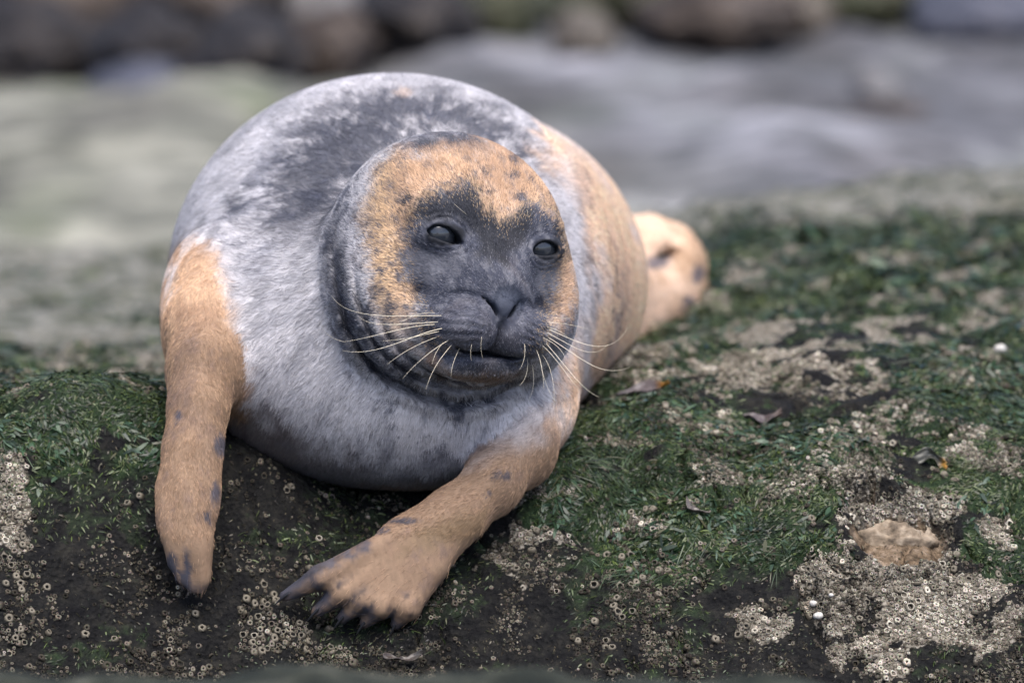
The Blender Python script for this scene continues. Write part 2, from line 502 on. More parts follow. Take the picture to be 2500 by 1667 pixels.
def coat(q, part):
    """part: 0 head/neck, 1 trunk, 2 left flipper, 3 right flipper, 4 hind end"""
    px, py = design(q)
    u, v, w = q[:, 0], q[:, 1], q[:, 2]
    N = lambda f, s, o=4: fbm(u * f, v * f, w * f, o, s)
    n1 = N(14, 1); n2 = N(45, 2); n3 = N(130, 3, 3); n4 = N(420, 4, 2)
    hair = fbm(px / 9 - py / 30, py / 22, w * 0, 3, 8)
    # ---------- trunk
    c = mix(np.broadcast_to(WHITE, q.shape), LGREY, sstep(-.05, .75, n2 + .6 * n1 + .25 * n3))
    st = fbm((px + .75 * py) / 38, (py - .5 * px) / 80, w * 5, 5, 21, .6)
    c = mix(c, LGREY * .62, sstep(.05, .5, st + .3 * n3) * .6 * sstep(1010, 850, py))
    bd = poly_sd(px, py, BACKD) + 10 + 42 * st + 34 * n3 + 8 * n2
    c = mix(c, DGREY, sstep(-75, 40, bd + 45 * n3 + 25 * n4) * .93)
    big_ = [(430, 760), (500, 520), (640, 350), (800, 230), (1000, 190), (1250, 280), (1330, 420), (1000, 420), (850, 560), (740, 720), (600, 800)]
    bg_ = poly_sd(px, py, big_) + 60 * n2 + 40 * st
    c = mix(c, LGREY * .50, sstep(-40, 60, bg_) * sstep(-.15, .5, st + .6 * n3 + .3 * n4) * .62)
    # specks of dark hair over the light coat
    c = mix(c, DGREY * 1.3, sstep(.36, .7, n3 + .35 * n2 + .25 * st) * .7)
    c = mix(c, DGREY * 1.4, sstep(.45, .9, n4 + .5 * n3 + .3 * st) * .5)
    # rim light along the back painted as paler coat, left flank pale
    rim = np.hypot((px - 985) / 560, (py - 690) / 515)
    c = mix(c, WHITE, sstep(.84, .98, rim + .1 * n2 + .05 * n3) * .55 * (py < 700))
    # smooth pale throat
    c = mix(c, WHITE * .86, sstep(1.3, .7, np.hypot((px - 700) / 190, (py - 800) / 260) + .25 * n2) * .55)
    # brown grey mottle low on the chest
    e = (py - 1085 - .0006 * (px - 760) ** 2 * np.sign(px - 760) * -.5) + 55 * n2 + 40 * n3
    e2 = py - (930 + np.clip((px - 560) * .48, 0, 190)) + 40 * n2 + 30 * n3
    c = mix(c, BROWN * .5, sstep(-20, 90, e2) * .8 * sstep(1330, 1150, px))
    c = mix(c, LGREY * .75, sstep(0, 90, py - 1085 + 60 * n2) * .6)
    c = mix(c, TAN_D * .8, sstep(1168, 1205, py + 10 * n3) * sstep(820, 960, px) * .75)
    # cream and tan right flank
    rc = poly_sd(px, py, RCREAM) + 35 * n2 + 16 * n3
    c = mix(c, CREAM, sstep(-55, 25, rc))
    c = mix(c, TANC, sstep(.1, .8, n2 + .5 * n1) * sstep(-25, 45, rc) * .12 + .5 * sstep(-25, 45, rc) * sstep(800, 950, py))
    str2 = fbm(px / 26, py / 110, w * 3, 4, 33)
    gz_ = sstep(1.15, .55, np.hypot((px - 1470) / 75, (py - 760) / 230)) + sstep(1.1, .5, np.hypot((px - 1420) / 45, (py - 450) / 200)) * .6
    c = mix(c, LGREY * .85, np.clip(gz_, 0, 1) * sstep(-.05, .5, str2 + .6 * n3) * .55)
    c = mix(c, DGREY, np.clip(gz_, 0, 1) * sstep(.35, .6, n3 + .3 * n2) * .6)
    c = mix(c, WHITE, sstep(.75, 0, np.abs(px - 1400 - .10 * (py - 600)) / 40 + .25 * n2) * sstep(330, 420, py) * .65)
    # bald ring marks and small light scar on the back
    c = mix(c, CREAM * .8, sstep(1, .6, np.hypot((px - 985) / 24, (py - 230) / 14) + .5 * n3) * .35)
    # left shoulder
    sh = poly_sd(px, py, SHOULD) + 26 * n2 + 14 * n3 + 10 * n4
    c0 = c.copy()
    tancol = mix(np.broadcast_to(TANC, q.shape), TAN_D, sstep(-.5, .6, n2 + .4 * n3))
    c = np.where((part == 1)[:, None], mix(c, tancol, sstep(-40, 26, sh)), c)
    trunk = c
    # ---------- flippers
    tf = mix(np.broadcast_to(lin(172, 143, 117) * .72, q.shape), lin(138, 112, 91) * .86, sstep(-.6, .8, n3 + .4 * n1) * .6)
    fl = tf
    fl = mix(fl, BROWN * .85, sstep(.40, .75, n3 + .4 * n2 + .3 * n1) * .40)
    fl = mix(fl, BROWN * .8, sstep(-.1, .8, n2 + n1 * .3 + .3 * n3) * .28)
    fl = mix(fl, lin(112, 94, 66) * .9, (part == 3) * sstep(1.3, .3, np.hypot((px - 1090) / 130, (py - 1300 - .35 * (1090 - px)) / 42) + .3 * n3) * .55)
    def blot(x, y, rx, ry, s=1.):
        return sstep(1.25, .7, np.hypot((px - x) / rx, (py - y) / ry) + .35 * n3) * s
    for a in ((537, 1080, 15, 24), (527, 1198, 12, 27), (506, 1258, 10, 10), (436, 1015, 8, 13), (516, 740, 0.1, .1)):
        fl = mix(fl, DGREY * 1.25, blot(*a) * .85)
    dg = DGREY * 1.05
    fl = mix(fl, dg, blot(455, 1395, 13, 50) * .95); fl = mix(fl, dg, blot(418, 1385, 14, 38) * .95)
    fl = mix(fl, dg, sstep(1405, 1440, py - .25 * (px - 470) + 10 * n3) * .6 * (part == 2))
    # right flipper marks
    for a in ((1215, 1155, 12, 9), (1238, 1160, 12, 9), (990, 1270, 34, 8), (940, 1293, 14, 9), (884, 1328, 24, 28), (1195, 1202, 4, 8)):
        fl = mix(fl, dg, blot(*a) * .85)
    edge = (px - 690) * .56 + (py - 1450)                # outer leading edge of the hand
    fl = mix(fl, mix(np.broadcast_to(DGREY * 1.1, q.shape), BROWN * .6, sstep(-.2, .4, n3)), (part == 3) * sstep(16, -8, edge - 2 + 16 * n3 + 12 * n2) * sstep(930, 860, px) * .85)
    dmin = np.full(px.shape, 1e9); tm = np.zeros(px.shape)
    for (xa, ya), (xb, yb) in R_TIPS:
        ex, ey = xb - xa, yb - ya
        t = np.clip(((px - xa) * ex + (py - ya) * ey) / (ex * ex + ey * ey), 0, 1.1)
        dd = np.hypot(px - xa - t * ex, py - ya - t * ey)
        nr_ = dd < dmin; dmin = np.where(nr_, dd, dmin); tm = np.where(nr_, t, tm)
    gp = sstep(.42, .95, tm + .25 * n3 + .12 * n2)
    fl = mix(fl, BLACK, (part == 3) * gp * sstep(9, 20, dmin + 6 * n3) * .9)  # shade in the gaps between the digits, painted black on the coat
    fl = mix(fl, DGREY * .9, (part == 3) * sstep(.72, 1.0, tm + .15 * n3 + .1 * n2) * .85)
    isf = ((part == 2) | (part == 3))[:, None]
    # blend grey flank into the top of the right flipper
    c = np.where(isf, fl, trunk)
    upr = sstep(1120, 1010, py + .25 * (px - 1300) + 25 * n2)[:, None] * (part == 3)[:, None]
    c = c * (1 - upr * .7) + trunk * upr * .7
    upl = (part == 2)[:, None] * sstep(840, 740, py + 12 * n2)[:, None]
    shc = mix(c0, tancol, sstep(-40, 26, sh))
    c = c * (1 - upl) + shc * upl
    # ---------- hind end
    h4 = mix(np.broadcast_to(CREAM * .82, q.shape), TANC * .9, sstep(-.4, .6, n1 + .5 * n2))
    for a in ((1600, 640, 34, 15), (1702, 672, 13, 24), (1680, 735, 16, 12), (1672, 757, 14, 8)):
        h4 = mix(h4, DGREY * 1.6, blot(*a) * .85)
    c = np.where((part == 4)[:, None], h4, c)
    # ---------- head
    g = mix(np.broadcast_to(WHITE * .80, q.shape), LGREY * .75, sstep(-.2, .6, n2 + .6 * n3))
    g = mix(g, DGREY, sstep(.25, .6, n3 + .4 * n2 + .2 * hair) * .6)
    tp = poly_sd(px, py, TOPD) + 12 * n3 + 12 * n2
    td = mix(np.broadcast_to(DGREY * .75, q.shape), LGREY * .8, sstep(-.1, .5, n3 + .4 * hair))
    g = mix(g, td, sstep(-16, 10, tp) * .9)
    tn = poly_sd(px, py, TAN) + 20 * n3 + 14 * n2 + 9 * hair + 10 * n4
    tc = mix(np.broadcast_to(TANC, q.shape), TAN_D * 1.05, sstep(-.3, .7, n2 + .3 * n1) * .55)
    tc = mix(tc, TAN_D * 1.02, sstep(1.3, .4, np.hypot((px - 1215) / 95, (py - 400) / 110)) * .7)
    tc = mix(tc, CREAM * .95, sstep(-.1, .7, n3 + .4 * hair) * .35)
    tc = mix(tc, lin(208, 178, 142) * .92, sstep(1010, 930, px + 20 * n2) * .8)
    tc = mix(tc, LGREY * .7, sstep(.15, .6, n3 + .4 * n4 + .25 * hair) * sstep(1040, 900, px) * .6)
    g = mix(g, tc, sstep(-26, 20, tn) * (1 - .55 * sstep(700, 860, py + 30 * n2) * (px < 1100)))
    # dark mottles in the tan cheek and brow
    ck = sstep(1.3, .5, np.hypot((px - 955) / 95, (py - 710) / 220))
    g = mix(g, DGREY, ck * sstep(-.10, .4, n3 + .5 * n2 + .3 * hair) * .8)
    g = mix(g, DGREY, sstep(.28, .6, n3 + .3 * n4 + .35 * n2) * .6 * sstep(560, 460, py))
    for a in ((1187, 422, 10, 6), (1255, 430, 14, 9), (1296, 442, 9, 6), (1195, 470, 11, 7), (1272, 480, 16, 10), (1358, 480, 18, 14), (1262, 395, 12, 14)):
        g = mix(g, DGREY * .9, blot(*a) * .85)
    ang_ = np.arctan2(py - 760, px - 1225); rad_ = np.hypot(py - 760, px - 1225)
    ray = vnoise(ang_ * 75, rad_ / 16, px * 0, 88)
    mk = poly_sd(px, py, MASK) + 9 * n3 + 8 * n2 + 6 * hair + 13 * ray
    m = mix(np.broadcast_to(DGREY * 1.12, q.shape), LGREY * .62, sstep(-.2, .7, n3 + .5 * hair + .3 * n2 + .5 * ray) * .75)
    m = mix(m, BROWN * .55, sstep(.1, .6, n2) * .25)
    br = poly_sd(px, py, BRIDGE) + 14 * n3 + 8 * n2
    m = mix(m, BLACK * .75, sstep(-24, 14, br + 8 * hair) * .9)
    m = mix(m, BLACK * .8, sstep(1.3, .6, np.hypot((px - 1375) / 26, (py - 590) / 75)) * .8)
    m = mix(m, BLACK * .9, sstep(1.3, .6, np.hypot((px - 1050) / 95, (py - 505) / 48) + .3 * n3) * .85)
    # lighter below the eyes and on the cheeks
    for a in ((1085, 640, 75, 26, .4), (1345, 668, 30, 45, .55), (1030, 660, 60, 40, .3)):
        m = mix(m, LGREY * .7, sstep(1.3, .5, np.hypot((px - a[0]) / a[2], (py - a[1]) / a[3]) - .3 * n3) * a[4])
    # blue grey muzzle
    mz = sstep(1.25, .7, np.hypot((px - 1205) / 135, (py - 790) / 95))
    m = mix(m, MUZZ * .95, mz * .5)
    ns = sstep(1.15, .85, np.hypot((px - 1238) / 40, (py - 735) / 38))
    m = mix(m, lin(62, 68, 82) * .8, ns * .9)
    for ex, ey, rx, ry in ((1088, 573, 47, 26), (1335, 610, 32, 26)):
        rg = np.hypot((px - ex) / rx, (py - ey) / ry)
        m = mix(m, lin(30, 32, 38), sstep(1.2, .9, rg + .1 * n3))
    for k_ in range(26):
        r_, c_ = divmod(k_, 7)
        for x0, sg in ((1195, -1), (1290, .55)):
            m = mix(m, BLACK * .6, sstep(1.3, .6, np.hypot(px - x0 - sg * c_ * 17 - 4 * math.sin(k_ * 2.3), py - 790 - r_ * 17 - c_ * 2.5 - 3 * math.cos(k_ * 1.7)) / 4.2) * .75)
    # lower lip dark
    lip = sstep(1.2, .7, np.hypot((px - 1190) / 110, (py - 905) / 22) + .2 * n3)
    m = mix(m, BLACK, lip * .8)
    g = mix(g, m, sstep(-17, 15, mk + 9 * n4))
    c2 = poly_sd(px, py, TAN2) + 12 * n2 + 10 * n3
    g = mix(g, TAN_D * .7, sstep(-12, 12, c2) * .65)
    g = mix(g, BLACK, sstep(0, 5, poly_sd(px, py, SCAR) + 3 * n3) * .9)
    # dark bands of the throat folds
    x, y, z = head_local(q)
    # back part of the neck shares the trunk's coat
    hb = sstep(-.060, -.085, y + .006 * n2)
    g = mix(g, trunk, hb)
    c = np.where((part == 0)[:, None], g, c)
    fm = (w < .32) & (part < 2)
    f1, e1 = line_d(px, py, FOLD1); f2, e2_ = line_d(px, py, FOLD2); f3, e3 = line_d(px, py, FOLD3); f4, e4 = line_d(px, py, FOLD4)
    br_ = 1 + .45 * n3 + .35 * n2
    bm = e1 * np.exp(-((f1 - 2) / 21) ** 2) * .92 + e2_ * np.exp(-(f2 / 13) ** 2) * .62 + e3 * np.exp(-(f3 / 9) ** 2) * .5 + e4 * np.exp(-(f4 / 9) ** 2) * .45  # crease shade of the throat folds, painted dark into the coat
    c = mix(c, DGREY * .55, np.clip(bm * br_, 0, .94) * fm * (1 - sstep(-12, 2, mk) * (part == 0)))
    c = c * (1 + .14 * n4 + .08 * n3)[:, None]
    return np.clip(c, .004, .9)
def part_of(q):
    p = np.stack(sdf_parts(q), -1)
    p[:, 0] -= .0
    return np.argmin(p, 1)

SN = sdf_grad(SV)
SPART = part_of(SV)
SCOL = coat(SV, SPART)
n = NT('seal_skin')
a = n.attr('coat')
cr = n.mixc(0.12, a.outputs['Color'], (0.02, 0.02, 0.024))
n.l(cr, n.b.inputs['Base Color'])
n.b.inputs['Roughness'].default_value = .75
n.b.inputs['Specular IOR Level'].default_value = .25
nz = n.noise(900, 3)
n.bump(nz.outputs[0], .35, .0012)
M_SKIN = n.m
seal = bpy.data.objects.new('seal', None)
COL.objects.link(seal)
seal.location = Wp(980, 1000, .4)
tag(seal, 'mottled grey and tan seal with a dark face lying on the mossy rock', 'seal')
bpy.context.view_layer.update()
SOFF = np.array(seal.location)
body = make_mesh('body', to_world(SV) - SOFF, SQ, M_SKIN, seal, {'coat': SCOL})
print('coat', time.time() - T0)

# ---- fur
tri = np.concatenate([SQ[:, [0, 1, 2]], SQ[:, [0, 2, 3]]])
pa, pb, pc = SV[tri[:, 0]], SV[tri[:, 1]], SV[tri[:, 2]]
area = np.linalg.norm(np.cross(pb - pa, pc - pa), axis=1) / 2
fn_ = SN[tri[:, 0]]
wt = area.copy()
hx_, hy_, hz_ = head_local(pa)
headm = (hy_ > -.09) & (SPART[tri[:, 0]] == 0)
wt *= np.where(headm, 2.3, 1.0)
wt *= np.where(fn_[:, 2] > .30, 0.08, 1.0)              # far side of the animal: thin undercoat only
wt *= np.where(pa[:, 2] > .8, .35, 1)
wt *= np.where(C0[2] + pa[:, 1] * UPV[2] + pa[:, 2] * FWD[2] < -.075, .05, 1)
NH = 480000
ti = rng.choice(len(tri), NH, p=wt / wt.sum())
r1, r2 = rng.random(NH), rng.random(NH)
sw = r1 + r2 > 1; r1[sw] = 1 - r1[sw]; r2[sw] = 1 - r2[sw]
root = pa[ti] + r1[:, None] * (pb[ti] - pa[ti]) + r2[:, None] * (pc[ti] - pa[ti])
hx_, hy_, hz_ = head_local(root)
# keep the nose pad, eyes and lips bare
keep = np.ones(NH, bool)
for E_ in (EYE_L, EYE_R):
    keep &= ~((((hx_ - E_[0]) / .0200) ** 2 + ((hz_ - E_[2]) / .0122) ** 2 < 1) & (hy_ > .05))
keep &= ~((((hx_) / .012) ** 2 + ((hz_ + .040) / .013) ** 2 < 1) & (hy_ > .11))
root = root[keep]; ti = ti[keep]; hx_, hy_, hz_ = hx_[keep], hy_[keep], hz_[keep]
nh = len(root)
nrm = SN[tri[ti, 0]]
prt = SPART[tri[ti, 0]]
nose = from_head(0, .135, -.03)
flow = root - nose
flow /= np.linalg.norm(flow, axis=1, keepdims=True)
flow = np.where((prt == 1)[:, None], flow * .5 + np.array([0.0, -.55, .35]), flow)
flow = np.where((prt == 2)[:, None], np.array([-.02, -1., -.1]), flow)
flow = np.where((prt == 3)[:, None], np.array([-.75, -.65, -.1]), flow)
flow = np.where((prt == 4)[:, None], np.array([.8, .1, .3]), flow)
dirn = rng.normal(0, 1, (nh, 3))
cl = np.stack([fbm(root[:, 0] * 160, root[:, 1] * 160, root[:, 2] * 160, 2, 70 + i) for i in range(3)], -1)
flow = flow + dirn * .13 + cl * .30
flow -= (flow * nrm).sum(1, keepdims=True) * nrm
flow /= np.maximum(np.linalg.norm(flow, axis=1, keepdims=True), 1e-6)
L = np.where(prt == 0, .0048, np.where((prt == 2) | (prt == 3), .0042, .0066)) * (.7 + .6 * rng.random(nh))
rpx, rpy = design(root)
tipl = (prt == 2) * sstep(1290, 1400, rpy) + (prt == 3) * np.maximum(sstep(-150, -10, (rpy - 1500) + .3 * (rpx - 850)), sstep(-70, 0, rpy - (1240 + (1250 - rpx) * .75)) * sstep(1000, 1100, rpx))
L = L * (1 + .7 * np.clip(tipl, 0, 1))
muz = sstep(.03, .10, hy_) * (prt == 0)
L *= 1 - .55 * muz
lift = (.20 + .22 * rng.random(nh))[:, None]
lift = np.where((prt == 3)[:, None], lift * .8, lift)
NPT = 4
pts = np.zeros((nh, NPT, 3))
for k in range(NPT):
    t = k / (NPT - 1)
    pts[:, k] = root + (flow * t + nrm * (lift * t * (1.25 - .65 * t)) - nrm * .03) * L[:, None]
jit = (rng.random((nh, 1)) * 1.1 - .2)
fc = coat(root - flow * jit * L[:, None] * 1.3 + rng.normal(0, .0017, (nh, 3)) * (prt == 0)[:, None], prt)
vr_ = np.where((prt == 2) | (prt == 3), .80, .50)
fc = fc * (.92 - .2 * vr_ + vr_ * rng.random(nh) ** 1.5)[:, None]
lum = fc.mean(1)
wh = rng.random(nh)
# single pale hairs in the dark mask, single dark hairs in the light coat
fc = np.where(((wh < .27) & (lum < .10) & (prt == 0) & ((np.hypot((rpx - 1238) / 42, (rpy - 740) / 42) > 1)))[:, None], fc * .4 + LGREY * ((.15 + .8 * rng.random(nh) ** 1.5) * np.clip(lum / .055, .2, 1))[:, None], fc)
fc = np.where(((wh > np.where(prt == 1, .90, .955)) & (lum > .2))[:, None], fc * .38, fc)
mkd = poly_sd(rpx, rpy, MASK); w2 = rng.random(nh)
tanny = (prt == 0) & (mkd > -5) & (mkd < 50) & (rpy < 860) & (w2 < .34 * (1 - mkd / 50))
fc = np.where(tanny[:, None], lin(205, 178, 145) * (.45 + .5 * rng.random(nh))[:, None], fc)
darky = (prt == 0) & (mkd < 5) & (mkd > -45) & (w2 > 1 - .30 * (1 + mkd / 45))
fc = np.where(darky[:, None], fc * .25 + BLACK * .5, fc)
grz = (prt == 0) & (rpx < 1000) & (mkd < 0) & (w2 < .16)
fc = np.where(grz[:, None], DGREY * (.8 + .8 * rng.random(nh))[:, None], fc)
cu = bpy.data.hair_curves.new('fur')
cu.add_curves([NPT] * nh)
wp = (to_world(pts.reshape(-1, 3)) - SOFF).astype(F32)
cu.position_data.foreach_set('vector', wp.ravel())
rad = np.tile(np.array([.00014, .00013, .00009, .00003], F32), nh)
ra = cu.attributes.get('radius') or cu.attributes.new('radius', 'FLOAT', 'POINT')
ra.data.foreach_set('value', rad)
ca = cu.attributes.new('coat', 'FLOAT_COLOR', 'CURVE')
cc = np.ones((nh, 4), F32); cc[:, :3] = np.clip(fc * 1.08, 0, .95)
ca.data.foreach_set('color', cc.ravel())
n = NT('seal_fur')
a = n.attr('coat')
n.l(a.outputs['Color'], n.b.inputs['Base Color'])
n.b.inputs['Roughness'].default_value = .55
n.b.inputs['Specular IOR Level'].default_value = .15
cu.materials.append(n.m)
fur = bpy.data.objects.new('fur', cu)
COL.objects.link(fur); fur.parent = seal; fur['kind'] = 'stuff'
print('fur', nh, time.time() - T0)

# ---- eyes
n = NT('eye'); 
n.b.inputs['Base Color'].default_value = (.022, .026, .034, 1)
n.b.inputs['Roughness'].default_value = .06
n.b.inputs['Coat Weight'].default_value = .6
n.b.inputs['Coat Roughness'].default_value = .03
M_EYE = n.m
n = NT('lid'); n.b.inputs['Base Color'].default_value = (.012, .013, .017, 1); n.b.inputs['Roughness'].default_value = .35
M_LID = n.m
def sphere(r, nu=40, nv=24):
    th = np.linspace(0, 2 * np.pi, nu, endpoint=False); ph = np.linspace(.01, np.pi - .01, nv)
    P = np.stack([np.outer(np.sin(ph), np.cos(th)), np.outer(np.sin(ph), np.sin(th)), np.outer(np.cos(ph), np.ones(nu))], -1).reshape(-1, 3) * r
    i = np.arange(nu * nv).reshape(nv, nu); j = np.roll(i, -1, 1)
    return P, np.stack([i[:-1], i[1:], j[1:], j[:-1]], -1).reshape(-1, 4)
def tube(pts, radii, seg=8):
    pts = np.asarray(pts, float); n_ = len(pts)
    tg = np.gradient(pts, axis=0); tg /= np.linalg.norm(tg, axis=1, keepdims=True)
    ref = np.array([.3, .2, .93]); 
    a = np.cross(tg, ref); a /= np.linalg.norm(a, axis=1, keepdims=True); b = np.cross(tg, a)
    th = np.linspace(0, 2 * np.pi, seg, endpoint=False)
    V = pts[:, None] + np.asarray(radii)[:, None, None] * (np.cos(th)[None, :, None] * a[:, None] + np.sin(th)[None, :, None] * b[:, None])
    i = np.arange(n_ * seg).reshape(n_, seg); j = np.roll(i, -1, 1)
    f = np.stack([i[:-1], i[1:], j[1:], j[:-1]], -1).reshape(-1, 4)
    return V.reshape(-1, 3), f
for E_ in (EYE_L, EYE_R):
    c = from_head(E_[0], E_[1] - .0060, E_[2])
    P, Fc = sphere(.0172)
    make_mesh('eye', to_world(c + P) - SOFF, Fc, M_EYE, seal)
# ---- whiskers, in pattern-plane coordinates: root, two guides, tip (and depth of root and tip)
n = NT('whisker'); n.b.inputs['Base Color'].default_value = (.80, .72, .55, 1); n.b.inputs['Roughness'].default_value = .35
M_WH = n.m
def Z(a, b, d): return U(780 + a * .4719, 280 + b * .4719, d)
WL = [((640, 1040), (430, 1035), (140, 1075), (62, 935), 1.0), ((620, 1072), (430, 1080), (260, 1110), (200, 1040), .95), ((600, 1085), (450, 1090), (330, 1140), (130, 1175), 1.1),
      ((640, 1105), (480, 1130), (300, 1260), (120, 1220), 1.15), ((625, 1120), (520, 1140), (450, 1165), (325, 1170), .9), ((610, 1150), (520, 1180), (430, 1225), (350, 1292), .8),
      ((670, 1165), (590, 1210), (500, 1280), (430, 1365), .8), ((685, 1190), (630, 1250), (580, 1320), (550, 1420), .8), ((725, 1205), (700, 1260), (682, 1300), (680, 1355), .7),
      ((600, 1025), (540, 1020), (460, 1035), (390, 1100), .6), ((560, 985), (520, 978), (470, 975), (425, 980), .5), ((640, 1180), (610, 1210), (590, 1250), (583, 1290), .6),
      ((790, 1180), (780, 1220), (780, 1240), (787, 1275), .5), ((840, 1140), (835, 1180), (832, 1220), (845, 1260), .5), ((130, 1175), (60, 1160), (20, 1130), (8, 1080), .45)]
WR = [((1185, 1110), (1330, 1170), (1500, 1280), (1596, 1100), .9), ((1170, 1125), (1280, 1170), (1400, 1290), (1490, 1190), .8), ((1180, 1150), (1350, 1250), (1450, 1370), (1606, 1306), 1.0),
      ((1170, 1180), (1270, 1290), (1350, 1420), (1445, 1460), .8), ((1150, 1190), (1250, 1280), (1300, 1390), (1350, 1420), .6), ((1180, 1072), (1260, 1080), (1350, 1090), (1440, 1128), .5),
      ((1170, 1095), (1220, 1110), (1260, 1125), (1285, 1150), .5), ((1150, 1150), (1220, 1180), (1260, 1220), (1272, 1262), .6), ((1150, 1240), (1200, 1290), (1225, 1420), (1210, 1525), .8),
      ((1140, 1255), (1150, 1350), (1190, 1450), (1225, 1490), .6), ((1100, 1290), (1115, 1370), (1110, 1430), (1080, 1478), .6), ((1075, 1260), (1085, 1330), (1060, 1380), (1035, 1400), .5),
      ((1120, 1210), (1150, 1280), (1160, 1350), (1160, 1420), .6), ((1060, 1180), (1068, 1230), (1060, 1280), (1035, 1320), .5), ((1205, 1050), (1250, 1055), (1290, 1052), (1330, 1045), .4),
      ((800, 400), (795, 430), (805, 460), (815, 505), .5), ((690, 455), (710, 475), (735, 495), (765, 520), .5), ((1140, 460), (1120, 480), (1105, 500), (1090, 525), .4), ((1070, 480), (1075, 500), (1080, 515), (1078, 530), .4)]
def surf_depth(p):
    """march a ray through the pattern plane to the coat"""
    a0 = -.12
    for _ in range(60):
        q = Z(p[0], p[1], a0)[None]
        s = sdf(q)[0]
        if s < .0003: break
        a0 += max(s * .8, .0004)
        if a0 > .5: break
    return a0
for i, (p0, p1, p2, p3, th) in enumerate(WL + WR):
    d0 = surf_depth(p0) + .002
    side = i < len(WL)
    tips = -.035 if side else -.02
    if p0 == (130, 1175): d0 = -.035 * 1
    if i >= len(WL) + 15: tips = -.012
    B = [Z(*p0, d0), Z(*p1, d0 + tips * .4), Z(*p2, d0 + tips * .8), Z(*p3, d0 + tips)]
    t = np.linspace(0, 1, 22)[:, None]
    C = (1 - t) ** 3 * B[0] + 3 * (1 - t) ** 2 * t * B[1] + 3 * (1 - t) * t * t * B[2] + t ** 3 * B[3]
    if (i >= len(WL) + 15) or i in (12, 13): th *= .35
    r = (.00019 * th + .00006) * (1 - .75 * t[:, 0] ** 1.5)
    V, Fc = tube(C, r, 6)
    make_mesh('whisker', to_world(V) - SOFF, Fc, M_WH, seal)
# ---- claws on both fore flippers
n = NT('claw'); n.b.inputs['Base Color'].default_value = (.012, .012, .015, 1); n.b.inputs['Roughness'].default_value = .4
M_CL = n.m
for tips, dz, ex in ((R_TIPS, R_CHAIN[-1][0][2] - .004, 1),):
    for a, t in tips:
        A = U(a[0], a[1], dz); Tp = U(t[0], t[1], dz)
        dr = (Tp - A) / np.linalg.norm(Tp - A)
        s = np.linspace(0, 1, 10)
        base = Tp - dr * .008 + np.array([0, .001, -.0050])
        C = base + dr * (s[:, None] * .018) + np.array([0, -.5, .35]) * (s[:, None] ** 2) * .008
        V, Fc = tube(C, .0022 * (1 - s ** 1.6 * .9), 8)
        make_mesh('claw', to_world(V) - SOFF, Fc, M_CL, seal)
print('seal done', time.time() - T0)
# ------------------------------------------------------------------ the near rock: one sheet
ANCH = [(-250, 1030, .16), (0, 1012, .14), (200, 1003, .15), (380, 990, .16), (0, 1130, .10), (0, 1250, .07), (0, 1450, .02), (0, 1650, -.03), (-300, 1300, .06), (-300, 1600, -.02),
        (250, 1150, .115), (250, 1300, .075), (430, 1250, .085), (430, 1450, .060), (430, 1650, .01), (650, 1200, .125), (650, 1450, .065), (650, 1650, .02),
        (900, 1240, .17), (900, 1380, .10), (900, 1500, .068), (900, 1650, .02), (1150, 1400, .075), (1150, 1650, .01), (1150, 1240, .14), (1400, 1090, .20), (1400, 1200, .13), (1400, 1400, .06), (1400, 1650, -.02),
        (1700, 1100, .20), (1700, 1250, .11), (1700, 1450, .03), (1700, 1650, -.03), (2000, 1150, .17), (2000, 1320, .07), (2000, 1600, -.03), (2300, 1180, .16), (2450, 1350, .06), (2450, 1620, -.05), (2800, 1200, .15), (2800, 1600, -.04),
        (1600, 950, .36), (2000, 930, .42), (2450, 930, .46), (2900, 930, .48), (1640, 830, .70), (2100, 770, .90), (2450, 730, 1.05), (3000, 740, 1.1), (1700, 650, 1.25), (2450, 600, 1.55), (3000, 600, 1.6), (1300, 860, .62)]
AW = np.array([Wp(*a) for a in ANCH])
extra = [(-.42, .32, .0), (-.3, .32, .0), (-.42, .6, -.052), (-.42, .9, -.09), (-.2, .8, -.08), (-.5, 1.5, -.165), (-.1, 1.5, -.15), (.3, 1.95, -.10), (-.1, 1.9, -.18), (-1.3, .3, -.05), (-1.3, 1.2, -.2), (1.3, .4, -.0), (1.3, 1.6, -.08),
         (-.6, 1.9, -.215), (-.6, 2.7, -.29), (0, 2.7, -.24), (.6, 2.7, -.155), (1.3, 2.7, -.14), (-1.3, 2.7, -.32), (0, 3.4, -.34), (-1.3, 3.4, -.38), (1.3, 3.4, -.24), (.6, 3.4, -.25), (1.3, -.2, -.22), (-1.3, -.15, -.22), (0, .4, -.05), (0.1, .9, -.08)]
AW = np.concatenate([AW, np.array(extra)])
def tps(r2): return np.where(r2 > 1e-12, r2 * np.log(np.maximum(r2, 1e-12)), 0)
def fit_tps(P, lam=2e-4):
    n_ = len(P)
    r2 = ((P[:, None, :2] - P[None, :, :2]) ** 2).sum(-1)
    A = np.zeros((n_ + 3, n_ + 3)); A[:n_, :n_] = tps(r2) + np.eye(n_) * lam
    A[:n_, n_] = 1; A[:n_, n_ + 1:] = P[:, :2]; A[n_, :n_] = 1; A[n_ + 1:, :n_] = P[:, :2].T
    return np.linalg.solve(A, np.concatenate([P[:, 2], np.zeros(3)]))
TC = fit_tps(AW)
def base_h(x, y):
    r = TC[len(AW)] + TC[len(AW) + 1] * x + TC[len(AW) + 2] * y
    for c, p in zip(TC[:len(AW)], AW):
        r = r + c * tps((x - p[0]) ** 2 + (y - p[1]) ** 2)
    return r
tx = axis_grid([(-1.35, -.50, .02), (-.50, .58, .0030), (.58, 1.35, .02)])
ty = axis_grid([(-.42, -.16, .008), (-.16, .42, .0026), (.42, 1.0, .008), (1.0, 3.45, .018)])
TX, TY = np.meshgrid(tx, ty, indexing='ij')
